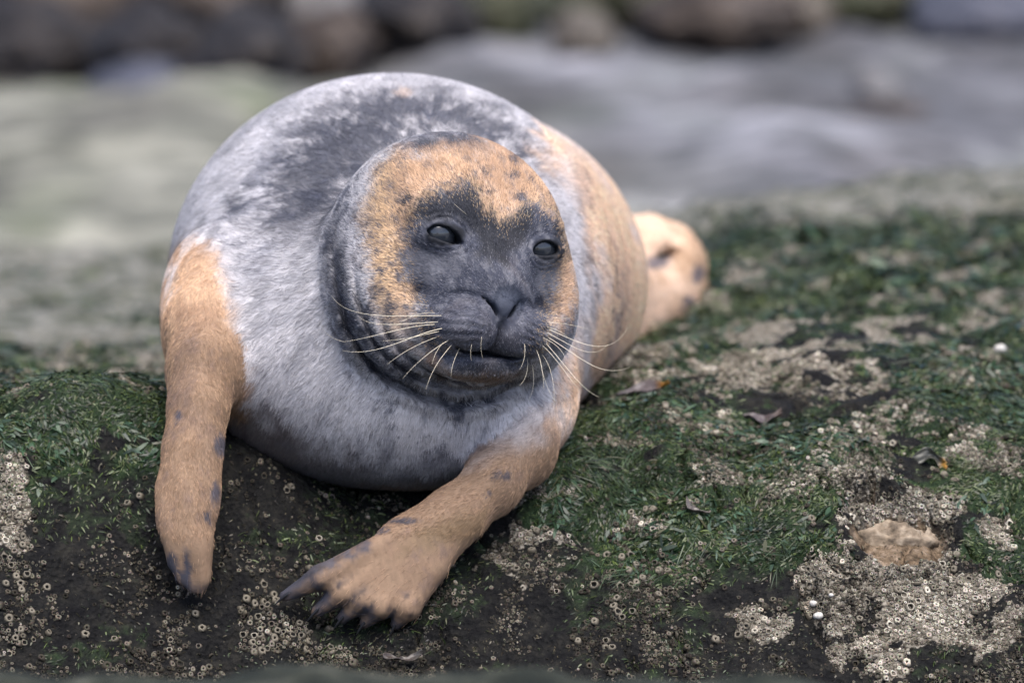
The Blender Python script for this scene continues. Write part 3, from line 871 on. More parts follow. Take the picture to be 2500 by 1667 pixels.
TX = TX.ravel(); TY = TY.ravel()
yy = np.maximum(TY, -.105)
TZ = base_h(np.clip(TX, -1.3, 1.3), yy)
TZ = np.maximum(TZ, -.30) - np.maximum(-.105 - TY, 0) * 1.6
# outer rim of the ledge falls away
rimd = sstep(1.0, 1.35, np.abs(TX)) + sstep(3.0, 3.45, TY)
TZ = TZ - .5 * rimd ** 2
lump = fbm(TX * 7, TY * 7, TZ * 7, 3, 40)
med = fbm(TX * 28, TY * 28, TZ * 28, 3, 43)
fine = fbm(TX * 95, TY * 95, TZ * 95, 3, 47)
TZ = TZ + lump * .011 + med * .0065 + fine * .0022
cr = np.abs(fbm(TX * 10 + 3, TY * 10, TZ * 14, 3, 52))
TZ = TZ - .012 * sstep(.06, .0, cr)
def tdesign(x, y, z):
    q = to_uvw(np.stack([x, y, z], -1)); return design(q)
PX, PY = tdesign(TX, TY, TZ)
TZ = TZ + .010 * fbm(TX * 13, TY * 13, TZ * 0, 2, 49) * sstep(1600, 1500, PY)
# hollow in the rock at lower right, with the crack above it
cut_ = 1
hol = np.hypot((PX - 2195) / 120, (PY - 1310) / 88)
TZ = TZ - .020 * sstep(1.25, .75, hol + .12 * med)
hol2 = np.hypot((PX - 2150) / 105, (PY - 1262 + .05 * (PX - 2150)) / 17)
TZ = TZ - .034 * sstep(1.4, .6, hol2 + .2 * med)
rag = sstep(2.2, 1.2, hol) * sstep(.8, 1.1, hol)
TZ = TZ + rag * (.007 * np.abs(fbm(TX * 60, TY * 60, TZ * 0, 3, 58)) + .004 * fine)
TZ = TZ + .012 * sstep(1.5, .7, np.hypot((PX - 2150) / 120, (PY - 1222) / 24) + .3 * med)
crk = np.hypot((PX - 1985 - .25 * (PY - 1480)) / 26, (PY - 1490) / 75)
TZ = TZ - .016 * sstep(1.3, .6, crk + .2 * med)
# seat of the animal: press the rock down where it lies
for it in range(60):
    qq = to_uvw(np.stack([TX, TY, TZ], -1))
    near = (np.abs(qq[:, 0] + .02) < .4) & (qq[:, 2] < 1.3) & (qq[:, 2] > -.02) & (qq[:, 1] > -.33)
    idx = np.nonzero(near)[0]
    if it: idx = idx[np.isin(idx, act_)]
    s = sdf(qq[idx])
    push = s < .0015
    act_ = idx[push]
    if not len(act_): break
    TZ[act_] -= np.maximum(.0025 - s[push], .0012) * 1.1
PX, PY = tdesign(TX, TY, TZ)
def T3(f, s, o=3): return fbm(TX * f, TY * f, TZ * f, o, s)
nb_, nm_, nf_ = T3(9, 60), T3(30, 63), T3(80, 66)
TD = (TY + .07) / 1.0
# moss (green weed) cover
right = sstep(1180, 1420, PX)
left = sstep(620, 380, PX)
edge_r = 1390 + .05 * (PX - 1500) + 60 * nb_
moss_r = sstep(70, -90, PY - edge_r) * right
edge_l = 1215 - .10 * PX + 60 * nb_
moss_l = sstep(60, -70, PY - edge_l) * left
streak = fbm(TX * 16, TY * 9, TZ * 0, 4, 71)
streak2 = fbm(TX * 7, TY * 2.6, TZ * 0, 4, 75)
moss = np.maximum(moss_r, moss_l)
moss = np.where(TY > .3, moss * 0 + sstep(-.6, .2, -streak2 + .25 * (TX > .1) + .5 * nm_), moss)
pale = sstep(.08, .38, streak + .5 * nm_ + .35 * nf_) * sstep(1500, 900, PY) * (PY < 1250)
far_p = sstep(1150, 850, PY) * sstep(-.05, .4, streak + .3 * nf_ + .3 * nm_) * right
def tb(x, y, rx, ry): return sstep(1.25, .75, np.hypot((PX - x) / rx, (PY - y) / ry) + .95 * nm_ + .6 * nb_ + .35 * nf_ - .15)
patch = sstep(-.08, .42, fbm(TX * 15, TY * 8, TZ * 0, 3, 77) + .7 * fbm(TX * 45, TY * 26, TZ * 0, 3, 78) + .25 * streak2)
crust = np.maximum.reduce([pale * .8 * np.maximum(right, .35), far_p * .6 * patch, tb(2200, 1490, 160, 95), tb(2130, 1430, 95, 42), tb(2290, 1390, 60, 45), tb(1320, 1200, 75, 20), tb(1290, 1370, 60, 50),
                           tb(0, 1225, 45, 85), tb(2350, 1530, 140, 60), tb(1560, 1290, 55, 22), tb(2100, 1250, 38, 26), tb(2230, 1230, 70, 22), tb(2440, 1330, 40, 45), tb(1870, 1540, 60, 45) * .8,
                           sstep(.3, .45, TY) * patch * .95, sstep(985, 955, PY) * left * .8 * sstep(-.2, .3, nm_)])
ring_h = sstep(-.05, .5, nb_ + .5 * nm_)
# an olive thin growth everywhere in the dark band
thin = sstep(-.1, .5, T3(14, 80) + .4 * nf_) * .5
crust = crust * (.25 + .75 * sstep(-.42, .0, T3(38, 97, 3) + .3 * nf_))
moss = np.clip(moss * (1 - .75 * crust) * sstep(-.75, -.2, nm_ * .8 + nb_ * .4), 0, 1)
moss = np.maximum(moss, thin * .45 * (1 - crust))
moss = moss * sstep(1.2, 1.5, hol) * (1 - .8 * sstep(1.1, 2.3, TY + .3 * streak2))
far_ = sstep(1.2, 2.5, TY + .5 * (TX < .1) + .3 * streak2) * .85
TV = np.stack([TX, TY, TZ], -1)
TF = grid_faces(len(tx), len(ty))
n = NT('rock')
am, ac = n.attr('moss'), n.attr('crust')
geo = n.n('ShaderNodeTexCoord').outputs['Object']
n1 = n.noise(60, 8, .65, geo); n2 = n.noise(260, 6, .6, geo)
darkrock = n.ramp(n1.outputs[0], [(.3, (.003, .003, .004)), (.5, (.009, .009, .009)), (.72, (.026, .024, .020))])
palec = n.ramp(n2.outputs[0], [(.28, (.05, .045, .035)), (.45, (.14, .125, .10)), (.68, (.36, .33, .28))])
mossc = n.ramp(n2.outputs[0], [(.3, (.007, .013, .007)), (.55, (.018, .032, .014)), (.75, (.045, .062, .028))])
vo = n.n('ShaderNodeTexVoronoi'); vo.inputs['Scale'].default_value = 190; n.l(geo, vo.inputs['Vector'])
vr = n.ramp(vo.outputs['Distance'], [(.12, (.25, .22, .20)), (.32, (1, 1, 1)), (.55, (.9, .9, .88)), (.8, (.35, .32, .30))])
pale2 = n.mixc(.75, palec.outputs[0], vr.outputs[0], 'MULTIPLY')
def thr(att, noise, lo, hi):
    m = n.n('ShaderNodeMath', operation='ADD'); n.l(att.outputs['Fac'], m.inputs[0])
    s_ = n.n('ShaderNodeMath', operation='MULTIPLY_ADD'); n.l(noise.outputs[0], s_.inputs[0]); s_.inputs[1].default_value = 1.1; s_.inputs[2].default_value = -.55
    n.l(s_.outputs[0], m.inputs[1])
    r_ = n.n('ShaderNodeMapRange'); n.l(m.outputs[0], r_.inputs[0]); r_.inputs[1].default_value = lo; r_.inputs[2].default_value = hi
    return r_.outputs[0]
c1 = n.mixc(thr(am, n1, .15, .45), darkrock.outputs[0], mossc.outputs[0])
c2 = n.mixc(thr(ac, n2, .35, .55), c1, pale2)
sand = n.attr('sand')
sandc = n.ramp(n1.outputs[0], [(.36, (.05, .035, .022)), (.52, (.16, .115, .075)), (.68, (.30, .23, .17))])
c3 = n.mixc(sand.outputs['Fac'], c2, sandc.outputs[0])
far_at = n.attr('far'); n3_ = n.noise(22, 5, .65, geo)
farc = n.ramp(n3_.outputs[0], [(.36, (.05, .06, .038)), (.5, (.14, .14, .12)), (.64, (.27, .265, .235))])
c3 = n.mixc(far_at.outputs['Fac'], c3, farc.outputs[0])
n.l(c3, n.b.inputs['Base Color'])
n.b.inputs['Roughness'].default_value = .8; n.b.inputs['Specular IOR Level'].default_value = .12
hsum = n.n('ShaderNodeMath', operation='ADD'); n.l(n2.outputs[0], hsum.inputs[0]); n.l(vo.outputs['Distance'], hsum.inputs[1])
n.bump(hsum.outputs[0], .8, .004)
sandm = sstep(1.1, .8, hol + .1 * nm_) * sstep(1255, 1290, PY)
rock = make_mesh('rock', TV, TF, n.m, None, {'moss': moss, 'crust': crust * (1 - sandm), 'sand': sandm, 'far': far_})
tag(rock, kind='structure')
print('rock', len(TV), time.time() - T0)

# ---- surface sampler
tt = np.concatenate([TF[:, [0, 1, 2]], TF[:, [0, 2, 3]]])
tA, tB, tCc = TV[tt[:, 0]], TV[tt[:, 1]], TV[tt[:, 2]]
tn_ = np.cross(tB - tA, tCc - tA); tar = np.linalg.norm(tn_, axis=1) / 2; tn_ = tn_ / (2 * tar[:, None] + 1e-12)
tn_[tn_[:, 2] < 0] *= -1
# smoothed normals from the heightfield
hz2 = TZ.reshape(len(tx), len(ty))
gxz = np.gradient(hz2, tx, axis=0).ravel(); gyz = np.gradient(hz2, ty, axis=1).ravel()
VN = np.stack([-gxz, -gyz, np.ones_like(gxz)], -1); VN /= np.linalg.norm(VN, axis=1, keepdims=True)
onview = np.where((PX > -160) & (PX < 2660) & (PY < 1760), 1.0, np.where((PX > -1100) & (PX < 3600), .30, 0))
qv = to_uvw(TV)
free = np.ones(len(TV))
nearseal = (qv[:, 0] > -.4) & (qv[:, 0] < .28) & (qv[:, 2] < 1.3)
ii = np.nonzero(nearseal)[0]; free[ii] = sdf(qv[ii])
def sample(w_vert, N_):
    w = tar * w_vert[tt[:, 0]]
    k = rng.choice(len(tt), N_, p=w / w.sum())
    a, b = rng.random(N_), rng.random(N_); f = a + b > 1; a[f] = 1 - a[f]; b[f] = 1 - b[f]
    p = tA[k] + a[:, None] * (tB[k] - tA[k]) + b[:, None] * (tCc[k] - tA[k])
    return p, VN[tt[k, 0]], tt[k, 0]

# ---- green weed: many small blades, one mass
def blades(name, N_, wv, lmin, lmax, wmin, wmax, cols, lift, mat, label, seed, mess=1.0):
    P, Nn, vi = sample(wv, N_)
    down = np.array([0, -.35, -1.0]) - Nn * (Nn @ np.array([0, -.35, -1.0]))[:, None]
    down /= np.linalg.norm(down, axis=1, keepdims=True) + 1e-9
    cl = np.stack([fbm(P[:, 0] * 35, P[:, 1] * 35, P[:, 2] * 35, 2, seed + i) for i in range(3)], -1)
    d = down * .7 + cl * (1.3 if mess >= 1 else .9) + rng.normal(0, .42, (N_, 3)) * mess
    d -= Nn * (d * Nn).sum(1, keepdims=True); d /= np.linalg.norm(d, axis=1, keepdims=True) + 1e-9
    s = np.cross(d, Nn)
    s = s + Nn * rng.normal(0, .55, (N_, 1)); s /= np.linalg.norm(s, axis=1, keepdims=True)
    L_ = (lmin + (lmax - lmin) * rng.random(N_) ** 1.6) * (1 + .0 * P[:, 0]); W_ = wmin + (wmax - wmin) * rng.random(N_)
    far = 1 + 1.3 * np.clip(P[:, 1] - .25, 0, 1.6)
    L_ = L_ * far; W_ = W_ * far
    li = (lift * (.3 + rng.random(N_)))
    V = []
    for t, ww in ((0, .45), (.4, 1.0), (.75, .85), (1.0, .15)):
        c = P + d * (L_ * t)[:, None] + Nn * (li * L_ * (t * 1.3 - t * t * .9) - .0006)[:, None]
        V.append(c - s * (W_ * ww / 2)[:, None]); V.append(c + s * (W_ * ww / 2)[:, None])
    V = np.stack(V, 1).reshape(-1, 3)
    b = (np.arange(N_) * 8)[:, None]
    F = np.concatenate([b + np.array([0, 1, 3, 2]), b + np.array([2, 3, 5, 4]), b + np.array([4, 5, 7, 6])])
    k = fbm(P[:, 0] * 22, P[:, 1] * 22, P[:, 2] * 22, 3, seed + 9) * .6 + .5 + rng.normal(0, .22, N_)
    k = np.clip(k, 0, .999) * (len(cols) - 1)
    cols = np.array(cols); i0 = k.astype(int); c = cols[i0] + (cols[i0 + 1] - cols[i0]) * (k - i0)[:, None]
    c = c * (.45 + 1.0 * rng.random(N_) ** 1.3)[:, None]
    c = np.where((rng.random(N_) < .07)[:, None], c * .3 + np.array([.05, .045, .025]), c)
    o = make_mesh(name, V, F, mat, None, {'tint': np.repeat(c, 8, 0)}, smooth=False)
    tag(o, label, None, None, 'stuff'); return o
n = NT('weed'); a = n.attr('tint'); n.l(a.outputs['Color'], n.b.inputs['Base Color']); n.b.inputs['Roughness'].default_value = .42; n.b.inputs['Specular IOR Level'].default_value = .38
n.b.inputs['Subsurface Weight'].default_value = 0
M_WEED = n.m
GREENS = [(.006, .012, .004), (.015, .027, .008), (.034, .054, .014), (.062, .084, .022), (.068, .082, .040)]
vis = onview * (free > .001)
dens = np.where(qv[:, 2] > .5, .30 - .2 * sstep(1.5, 2.5, qv[:, 2]), 1.0)
blades('green_weed', 230000, vis * dens * np.clip(moss, 0, 1) ** 1.3 * (moss > .12), .003, .010, .0006, .0018, GREENS, .45, M_WEED, 'fine green weed matted over the rock', 100)
blades('sheet_weed', 15000, vis * dens * (moss > .5) * sstep(.0, .4, T3(12, 91)), .006, .018, .0016, .0042, [(.011, .028, .012), (.02, .048, .02), (.035, .065, .035), (.04, .068, .045)], .22, M_WEED, 'broader glossy green weed draped in patches', 130)
blades('strand_weed', 16000, vis * dens * (moss > .4) * sstep(.10, .40, T3(9, 191)), .014, .036, .0005, .0011, [(.012, .026, .010), (.028, .05, .018), (.05, .075, .035), (.06, .085, .055)], .16, M_WEED, 'long thin strands of green weed combed down the rock', 195, .25)
blades('brown_turf', 26000, vis * dens * (.25 + ring_h) * (1 - moss) * (PY > 1050), .002, .006, .0006, .0016, [(.012, .011, .010), (.035, .028, .016), (.06, .05, .028), (.03, .045, .02)], .7, M_WEED, 'short dark brown turf on the bare rock', 160)
print('weed', time.time() - T0)

# ---- barnacles
def barnacle(seg, jag, seed):
    wide = (1.0, .55, .35)[seed % 3]                    # wide open, half open, nearly shut
    tall = (1.0, .75, 1.3, .5, 1.1, .9)[seed % 6]
    r = np.random.default_rng(seed)
    th = np.linspace(0, 2 * np.pi, seg, endpoint=False)
    j = 1 + jag * r.normal(0, 1, seg); j2 = 1 + jag * r.normal(0, 1, seg)
    rings = [(1.0 * j, -.25 + 0 * th, .30), (.90 * j, .28 + 0 * th, .62), (.74 * j2, .62 * j, .92), ((.12 + .48 * wide) * j2, .60 * j, 1.0), ((.08 + .42 * wide) * j2, .25 + 0 * th, .28), ((.04 + .38 * wide) * j2, -.10 + 0 * th, .05)]
    V = np.concatenate([np.stack([a * np.cos(th), a * np.sin(th), b * tall], -1) for a, b, c in rings] + [np.array([[0, 0, -.15]])])
    T = np.concatenate([np.full(seg, c) for a, b, c in rings] + [[.03]])
    i = np.arange(len(rings) * seg).reshape(len(rings), seg); jn = np.roll(i, -1, 1)
    F = np.stack([i[:-1], jn[:-1], jn[1:], i[1:]], -1).reshape(-1, 4)
    last = i[-1]; c = len(V) - 1
    F3 = np.stack([last, np.roll(last, -1), np.full(seg, c)], -1)
    return V, F, F3, T
PROTO = [barnacle(11, .15, s) for s in range(6)]
rho = (.10 + 1.5 * ring_h ** 1.5 + .8 * sstep(1250, 1500, PY)) * (1 - .80 * np.clip(moss, 0, 1)) + 1.3 * crust
rho *= (sstep(900, 1080, PY) + .12) * (.04 + sstep(.0, .35, T3(30, 95, 3) + .25 * ring_h) * 2.2 + 2.5 * crust)
lit_area = (vis > .9) * rho * (qv[:, 2] < .6) * (1 - sandm) * 1.0
# slanted faces are under-sampled by nothing: sampling is by true area
BP, BN, BV = sample(lit_area, 60000)
size = (.0012 + .0026 * rng.random(len(BP)) ** 2.2) * (1 + .45 * fbm(BP[:, 0] * 18, BP[:, 1] * 18, BP[:, 2] * 18, 2, 144))
clu = fbm(BP[:, 0] * 60, BP[:, 1] * 60, BP[:, 2] * 60, 2, 140)
okc = clu + .7 * rng.random(len(BP)) + .6 * crust[BV] > .12
BP, BN, BV, size = BP[okc], BN[okc], BV[okc], size[okc]
cell = {}; keep = []
for i in range(len(BP)):
    k = tuple((BP[i] // .006).astype(int)); good = True
    for dx in (-1, 0, 1):
        for dy in (-1, 0, 1):
            for dz in (-1, 0, 1):
                for j in cell.get((k[0] + dx, k[1] + dy, k[2] + dz), ()):
                    if ((BP[i] - BP[j]) ** 2).sum() < (.70 * (size[i] + size[j])) ** 2: good = False; break
                if not good: break
            if not good: break
        if not good: break
    if good: cell.setdefault(k, []).append(i); keep.append(i)
keep = np.array(keep); BP, BN, BV, size = BP[keep], BN[keep], BV[keep], size[keep]
nbn = len(BP)
ax3 = BN + rng.normal(0, .22, BN.shape) + np.array([0, -.12, 0]); ax3 /= np.linalg.norm(ax3, axis=1, keepdims=True)
t1_ = np.cross(ax3, [0.3, .1, 1.]); t1_ /= np.linalg.norm(t1_, axis=1, keepdims=True); t2_ = np.cross(ax3, t1_)
bpx, bpy_ = tdesign(BP[:, 0], BP[:, 1], BP[:, 2])
tone = np.clip(.40 + .20 * rng.normal(0, 1, nbn) + .28 * crust[BV] + .35 * fbm(BP[:, 0] * 25, BP[:, 1] * 25, BP[:, 2] * 25, 3, 149), .14, 1.1) * (1 - .22 * (crust[BV] < .3))
n = NT('barnacle'); a = n.attr('tone')
obi = n.noise(700, 3)
shade = n.ramp(a.outputs['Fac'], [(0, (.008, .007, .006)), (.3, (.055, .048, .036)), (.62, (.18, .16, .125)), (1.0, (.50, .46, .38))])
n.l(n.mixc(.5, shade.outputs[0], obi.outputs['Color'], 'OVERLAY'), n.b.inputs['Base Color'])
n.b.inputs['Roughness'].default_value = .8; n.b.inputs['Specular IOR Level'].default_value = .15
M_BN = n.m
inview = (bpx > 10) & (bpx < 2490) & (bpy_ > 980) & (bpy_ < 1590)
order = np.argsort(-size * np.where(inview, 1, 0) + 0)
big = order[:300]
bigset = np.zeros(nbn, bool); bigset[big] = True
Vs, Fs, F3s, Ts = [], [], [], []; off = 0
for pi, (V, F, F3, T) in enumerate(PROTO):
    ids = np.nonzero((np.arange(nbn) % 6 == pi) & ~bigset)[0]
    if not len(ids): continue
    hgt = (.7 + .7 * rng.random(len(ids)))
    W_ = (BP[ids][:, None] + size[ids][:, None, None] * (V[None, :, 0:1] * t1_[ids][:, None] + V[None, :, 1:2] * t2_[ids][:, None] * 1.0 + V[None, :, 2:3] * ax3[ids][:, None] * hgt[:, None, None]))
    Vs.append(W_.reshape(-1, 3)); m = len(V)
    b = (np.arange(len(ids)) * m + off)[:, None, None]
    Fs.append((b + F[None]).reshape(-1, 4)); F3s.append((b + F3[None]).reshape(-1, 3))
    Ts.append((T[None] * tone[ids][:, None]).ravel()); off += m * len(ids)
bm_ = make_mesh('barnacles', np.concatenate(Vs), [np.concatenate(Fs), np.concatenate(F3s)], M_BN, None, {'tone': np.concatenate(Ts)})
tag(bm_, 'crowd of small pale ring shaped barnacles crusting the rock', None, None, 'stuff')
pm = []
for (V, F, F3, T) in PROTO:
    for tn2 in (.6, .85, 1.1):
        o = make_mesh('barnacle', V, [F, F3], M_BN, None, {'tone': T * tn2}); pm.append(o)
REG = [(lambda x, y: x < 420, 'large open barnacle ring on the rock face left of the hanging fore flipper', 'barnacles left of the hanging flipper'),
       (lambda x, y: (x < 860) & (y < 1430), 'large open barnacle ring on the dark rock between the two fore flippers', 'barnacles between the fore flippers'),
       (lambda x, y: (x < 1150), 'large open barnacle ring on the dark rock below the spread flipper', 'barnacles below the spread flipper'),
       (lambda x, y: (x < 1700) & (y < 1350), 'large open barnacle ring among green weed right of the spread flipper', 'barnacles right of the spread flipper'),
       (lambda x, y: (x < 1950), 'large open barnacle ring low on the dark rock right of the flippers', 'barnacles low on the right rock face'),
       (lambda x, y: (y < 1330), 'large open barnacle ring beside the sandy hollow in the rock', 'barnacles beside the sandy hollow'),
       (lambda x, y: True, 'large open barnacle ring in the pale crust under the sandy hollow', 'barnacles in the pale crust')]
from mathutils import Matrix
first = True; usedp = set()
for i in big:
    pi = (int(i) % 6) * 3 + int(np.clip((tone[i] - .35) * 3.2, 0, 2))
    src = pm[pi]
    if pi in usedp:
        o = src.copy(); COL.objects.link(o)
    else:
        o = src; usedp.add(pi)
    s = size[i]
    M = Matrix(((t1_[i][0] * s, t2_[i][0] * s, ax3[i][0] * s, BP[i][0]), (t1_[i][1] * s, t2_[i][1] * s, ax3[i][1] * s, BP[i][1]), (t1_[i][2] * s, t2_[i][2] * s, ax3[i][2] * s, BP[i][2]), (0, 0, 0, 1)))
    o.matrix_world = M
    for f, lab, grp in REG:
        if f(bpx[i], bpy_[i]): tag(o, lab, 'barnacle', grp); break
for k, o in enumerate(pm):
    if k not in usedp: bpy.data.objects.remove(o)
print('barnacles', nbn, time.time() - T0)

# ---- things lying on the rock
def hit_rock(px, py):
    """depth along the pattern ray where the rock lies"""
    d = np.linspace(-.2, 1.8, 1500)
    s = K * (1 + d / DIST)
    q = np.stack([(px - 1250) * s, (833.5 - py) * s, d], -1)
    P = to_world(q)
    ix = np.clip(np.searchsorted(tx, P[:, 0]), 1, len(tx) - 1); iy = np.clip(np.searchsorted(ty, P[:, 1]), 1, len(ty) - 1)
    h = hz2[ix, iy]
    k = np.argmax(P[:, 2] < h)
    i_ = ix[k] * len(ty) + iy[k]
    return P[k], VN[i_]
n = NT('kelp_scrap')
a = n.attr('tint'); n.l(a.outputs['Color'], n.b.inputs['Base Color']); n.b.inputs['Roughness'].default_value = .4
M_KELP = n.m
def scrap(px, py, length, width, ang, tipcol, label, seed, basec=(.05, .04, .035)):
    P, Nn = hit_rock(px, py)
    r = np.random.default_rng(seed)
    c_, s_ = math.cos(ang), math.sin(ang)
    d = np.array([c_, 0.3 * s_, s_ * .8]); d -= Nn * (d @ Nn); d /= np.linalg.norm(d); b = np.cross(Nn, d)
    nu, nv = 30, 9
    uu, vv = np.meshgrid(np.linspace(-1, 1, nu), np.linspace(-1, 1, nv), indexing='ij'); uu = uu.ravel(); vv = vv.ravel()
    prof = np.sqrt(np.clip(1 - np.abs(uu) ** 2.4, 0.02, 1)) * (.75 + .4 * np.sin(uu * 4 + seed))
    off = vv * width * .5 * prof + .25 * width * np.sin(uu * 3 + seed * 2)
    hgt = .0035 + width * (.22 * fbm(uu * 2, vv * 1.2, uu * 0, 3, seed) + .20 * np.abs(vv) ** 2) + .004 * uu ** 2
    V = P + d * (uu * length / 2)[:, None] + b * off[:, None] + Nn * hgt[:, None]
    F = grid_faces(nu, nv)
    V2 = V - Nn * .0007
    V = np.concatenate([V, V2]); m = nu * nv
    i = np.arange(m).reshape(nu, nv)
    loop = np.concatenate([i[:-1, 0], i[-1, :-1], i[:0:-1, -1], i[0, :0:-1]]); l2 = np.roll(loop, -1)
    F = np.concatenate([F, F[:, ::-1] + m, np.stack([loop, loop + m, l2 + m, l2], -1)])
    t = sstep(.35, .8, uu)[:, None]
    col = np.array(basec) * (1 - t) + np.array(tipcol) * t
    col = np.concatenate([col, col]) * (.8 + .4 * r.random((2 * m, 1)))
    o = make_mesh('seaweed_scrap', V, F, M_KELP, None, {'tint': col})
    tag(o, label, 'seaweed', 'torn seaweed scraps on the rock')
scrap(1575, 958, .055, .014, -.12, (.28, .13, .02), 'flat grey brown seaweed scrap with an orange end beside the belly', 1, (.10, .085, .09))
scrap(1865, 1030, .036, .014, -.1, (.10, .07, .06), 'dark crumpled seaweed scrap among pale barnacle patches', 2, (.07, .055, .055))
scrap(1695, 1252, .026, .010, -.9, (.09, .075, .065), 'small grey brown torn scrap clinging to green weed', 3, (.10, .085, .075))
scrap(2275, 1122, .034, .016, -.35, (.22, .11, .015), 'brown seaweed scrap with bright yellow orange tip above the hollow', 4, (.05, .05, .04))
scrap(985, 1615, .035, .011, .15, (.05, .045, .04), 'dark folded seaweed scrap on the lowest edge of the rock', 5)
n = NT('shell'); nz = n.noise(300, 4)
rp = n.ramp(nz.outputs[0], [(.3, (.35, .33, .30)), (.7, (.62, .60, .56))]); n.l(rp.outputs[0], n.b.inputs['Base Color']); n.b.inputs['Roughness'].default_value = .6
M_SH = n.m
n = NT('tan_stone'); nz = n.noise(90, 6)
rp = n.ramp(nz.outputs[0], [(.34, (.06, .045, .03)), (.5, (.19, .145, .10)), (.66, (.33, .27, .20))]); n.l(rp.outputs[0], n.b.inputs['Base Color']); n.b.inputs['Roughness'].default_value = .85
n.bump(nz.outputs[0], .6, .004)
M_TAN = n.m
def stone(name, P, r3, mat, seed, jag=.22, nu=48, nv=28):
    V, F = sphere(1.0, nu, nv)
    d = 1 + jag * fbm(V[:, 0] * 1.5 + seed * 3.1, V[:, 1] * 1.5, V[:, 2] * 1.5, 4, seed) + jag * .25 * fbm(V[:, 0] * 6 + seed, V[:, 1] * 6, V[:, 2] * 6, 3, seed + 4)
    V = V * d[:, None] * np.array(r3)
    o = make_mesh(name, V, F, mat); o.location = P; return o
for i, (px, py, r, lab) in enumerate([(1990, 1474, .0038, 'small white shell lying in the dark crack of the rock'), (2005, 1505, .0046, 'cream cone shaped shell lower in the dark crack'),
                                      (2030, 1455, .0022, 'tiny pale shell at the upper edge of the crack'), (2440, 860, .006, 'white shell on blurred weed at the far right')]):
    P, Nn = hit_rock(px, py)
    o = stone('shell', P + Nn * r * .6, (r, r * .8, r * .75), M_SH, 20 + i, .12, 20, 12); tag(o, lab, 'shell')
P, Nn = hit_rock(2190, 1320)
o = stone('stone', P + Nn * -.009, (.034, .022, .019), M_TAN, 5, .42); tag(o, 'rounded sandy tan stone wedged in the hollow of the rock', 'stone')
# ------------------------------------------------------------------ far shore, reaching the horizon
sx = axis_grid([(-400, -14, 20), (-14, -4, .4), (-4, 5, .07), (5, 14, .4), (14, 400, 20)])
sy = axis_grid([(-300, -8, 15), (-8, 2.6, .4), (2.6, 16, .08), (16, 40, 1.0), (40, 1000, 30)])
def shore_base(y):
    return -.44 - .055 * np.clip(y - 3.5, 0, 10) + .02 * np.maximum(y - 16, 0)
SX, SY = np.meshgrid(sx, sy, indexing='ij'); SX = SX.ravel(); SY = SY.ravel()
ST = SX + (SY - 5) * .217                        # across the bedding of the shore
SZ = shore_base(SY) + .045 * fbm(ST * 1.6, SY * .16, SX * 0, 3, 204) + .030 * fbm(SX * 1.6, SY * .9, SX * 0, 4, 207) + .028 * fbm(SX * 6, SY * 2.2, SX * 0, 3, 209)
s_t = fbm(ST * 2.4, SY * .14, SX * 0, 4, 221); s_h = fbm(SX * 1.5, SY * .55, SX * 0, 4, 225); s_m = fbm(SX * 5, SY * 1.3, SX * 0, 4, 229); s_g = fbm(SX * 2.4, SY * .6, SX * 0, 4, 233)
rgt_ = sstep(-.5, .35, ST - .25)
cg = mix(np.broadcast_to(np.array([.075, .075, .084]), (len(SX), 3)), np.array([.20, .20, .222]), sstep(-.6, .6, s_t + .5 * s_m))
cw = mix(np.broadcast_to(np.array([.095, .095, .078]), (len(SX), 3)), np.array([.175, .172, .146]), sstep(-.6, .6, s_h + .7 * s_m))
cs_ = mix(cw, cg, rgt_)
cs_ = mix(cs_, np.array([.05, .065, .028]), sstep(.0, .55, s_g + .5 * s_m) * (1 - .6 * rgt_) * (.35 + .5 * sstep(9, 5, SY)))
cs_ = mix(cs_, np.array([.04, .036, .034]), sstep(.15, .6, -s_m + .4 * s_g) * .5)
cs_ = mix(cs_, np.array([.035, .03, .028]), sstep(10.2, 12.0, SY + .6 * s_h - .5 * np.clip(SX, 0, 2)) * .85)
n = NT('shore'); a = n.attr('stone')
nb2 = n.noise(8, 5, .7)
fine_ = n.ramp(nb2.outputs[0], [(.38, (.5, .52, .48)), (.6, (1.9, 1.88, 1.85))])
n.l(n.mixc(.8, a.outputs['Color'], fine_.outputs[0], 'MULTIPLY'), n.b.inputs['Base Color'])
n.b.inputs['Roughness'].default_value = .8; n.b.inputs['Specular IOR Level'].default_value = .15
n.bump(nb2.outputs[0], .6, .03)
shore = make_mesh('shore', np.stack([SX, SY, SZ], -1), grid_faces(len(sx), len(sy)), n.m, None, {'stone': cs_})
tag(shore, kind='structure')
def rockmat(name, c1_, c2_, c3_, sc=9, rough=.75):
    n = NT(name); nz = n.noise(sc, 7, .62); rp = n.ramp(nz.outputs[0], [(p_, tuple(.55 * v_ for v_ in c_)) for p_, c_ in ((.33, c1_), (.52, c2_), (.68, c3_))])
    n.l(rp.outputs[0], n.b.inputs['Base Color']); n.b.inputs['Roughness'].default_value = rough; n.b.inputs['Specular IOR Level'].default_value = .15; n.bump(nz.outputs[0], .7, .03); return n.m
M_DK = rockmat('dark_boulder', (.010, .010, .014), (.035, .032, .034), (.10, .085, .075))
M_BR = rockmat('brown_boulder', (.03, .022, .018), (.085, .066, .055), (.20, .165, .14))
M_BL = rockmat('blue_grey_boulder', (.045, .05, .07), (.11, .115, .15), (.20, .205, .25))
M_OL = rockmat('olive_boulder', (.025, .030, .016), (.075, .08, .045), (.15, .145, .10))
M_PL = rockmat('pale_boulder', (.16, .15, .15), (.26, .25, .25), (.36, .35, .35))
M_TN = rockmat('tan_boulder', (.09, .075, .06), (.17, .145, .12), (.25, .22, .185))
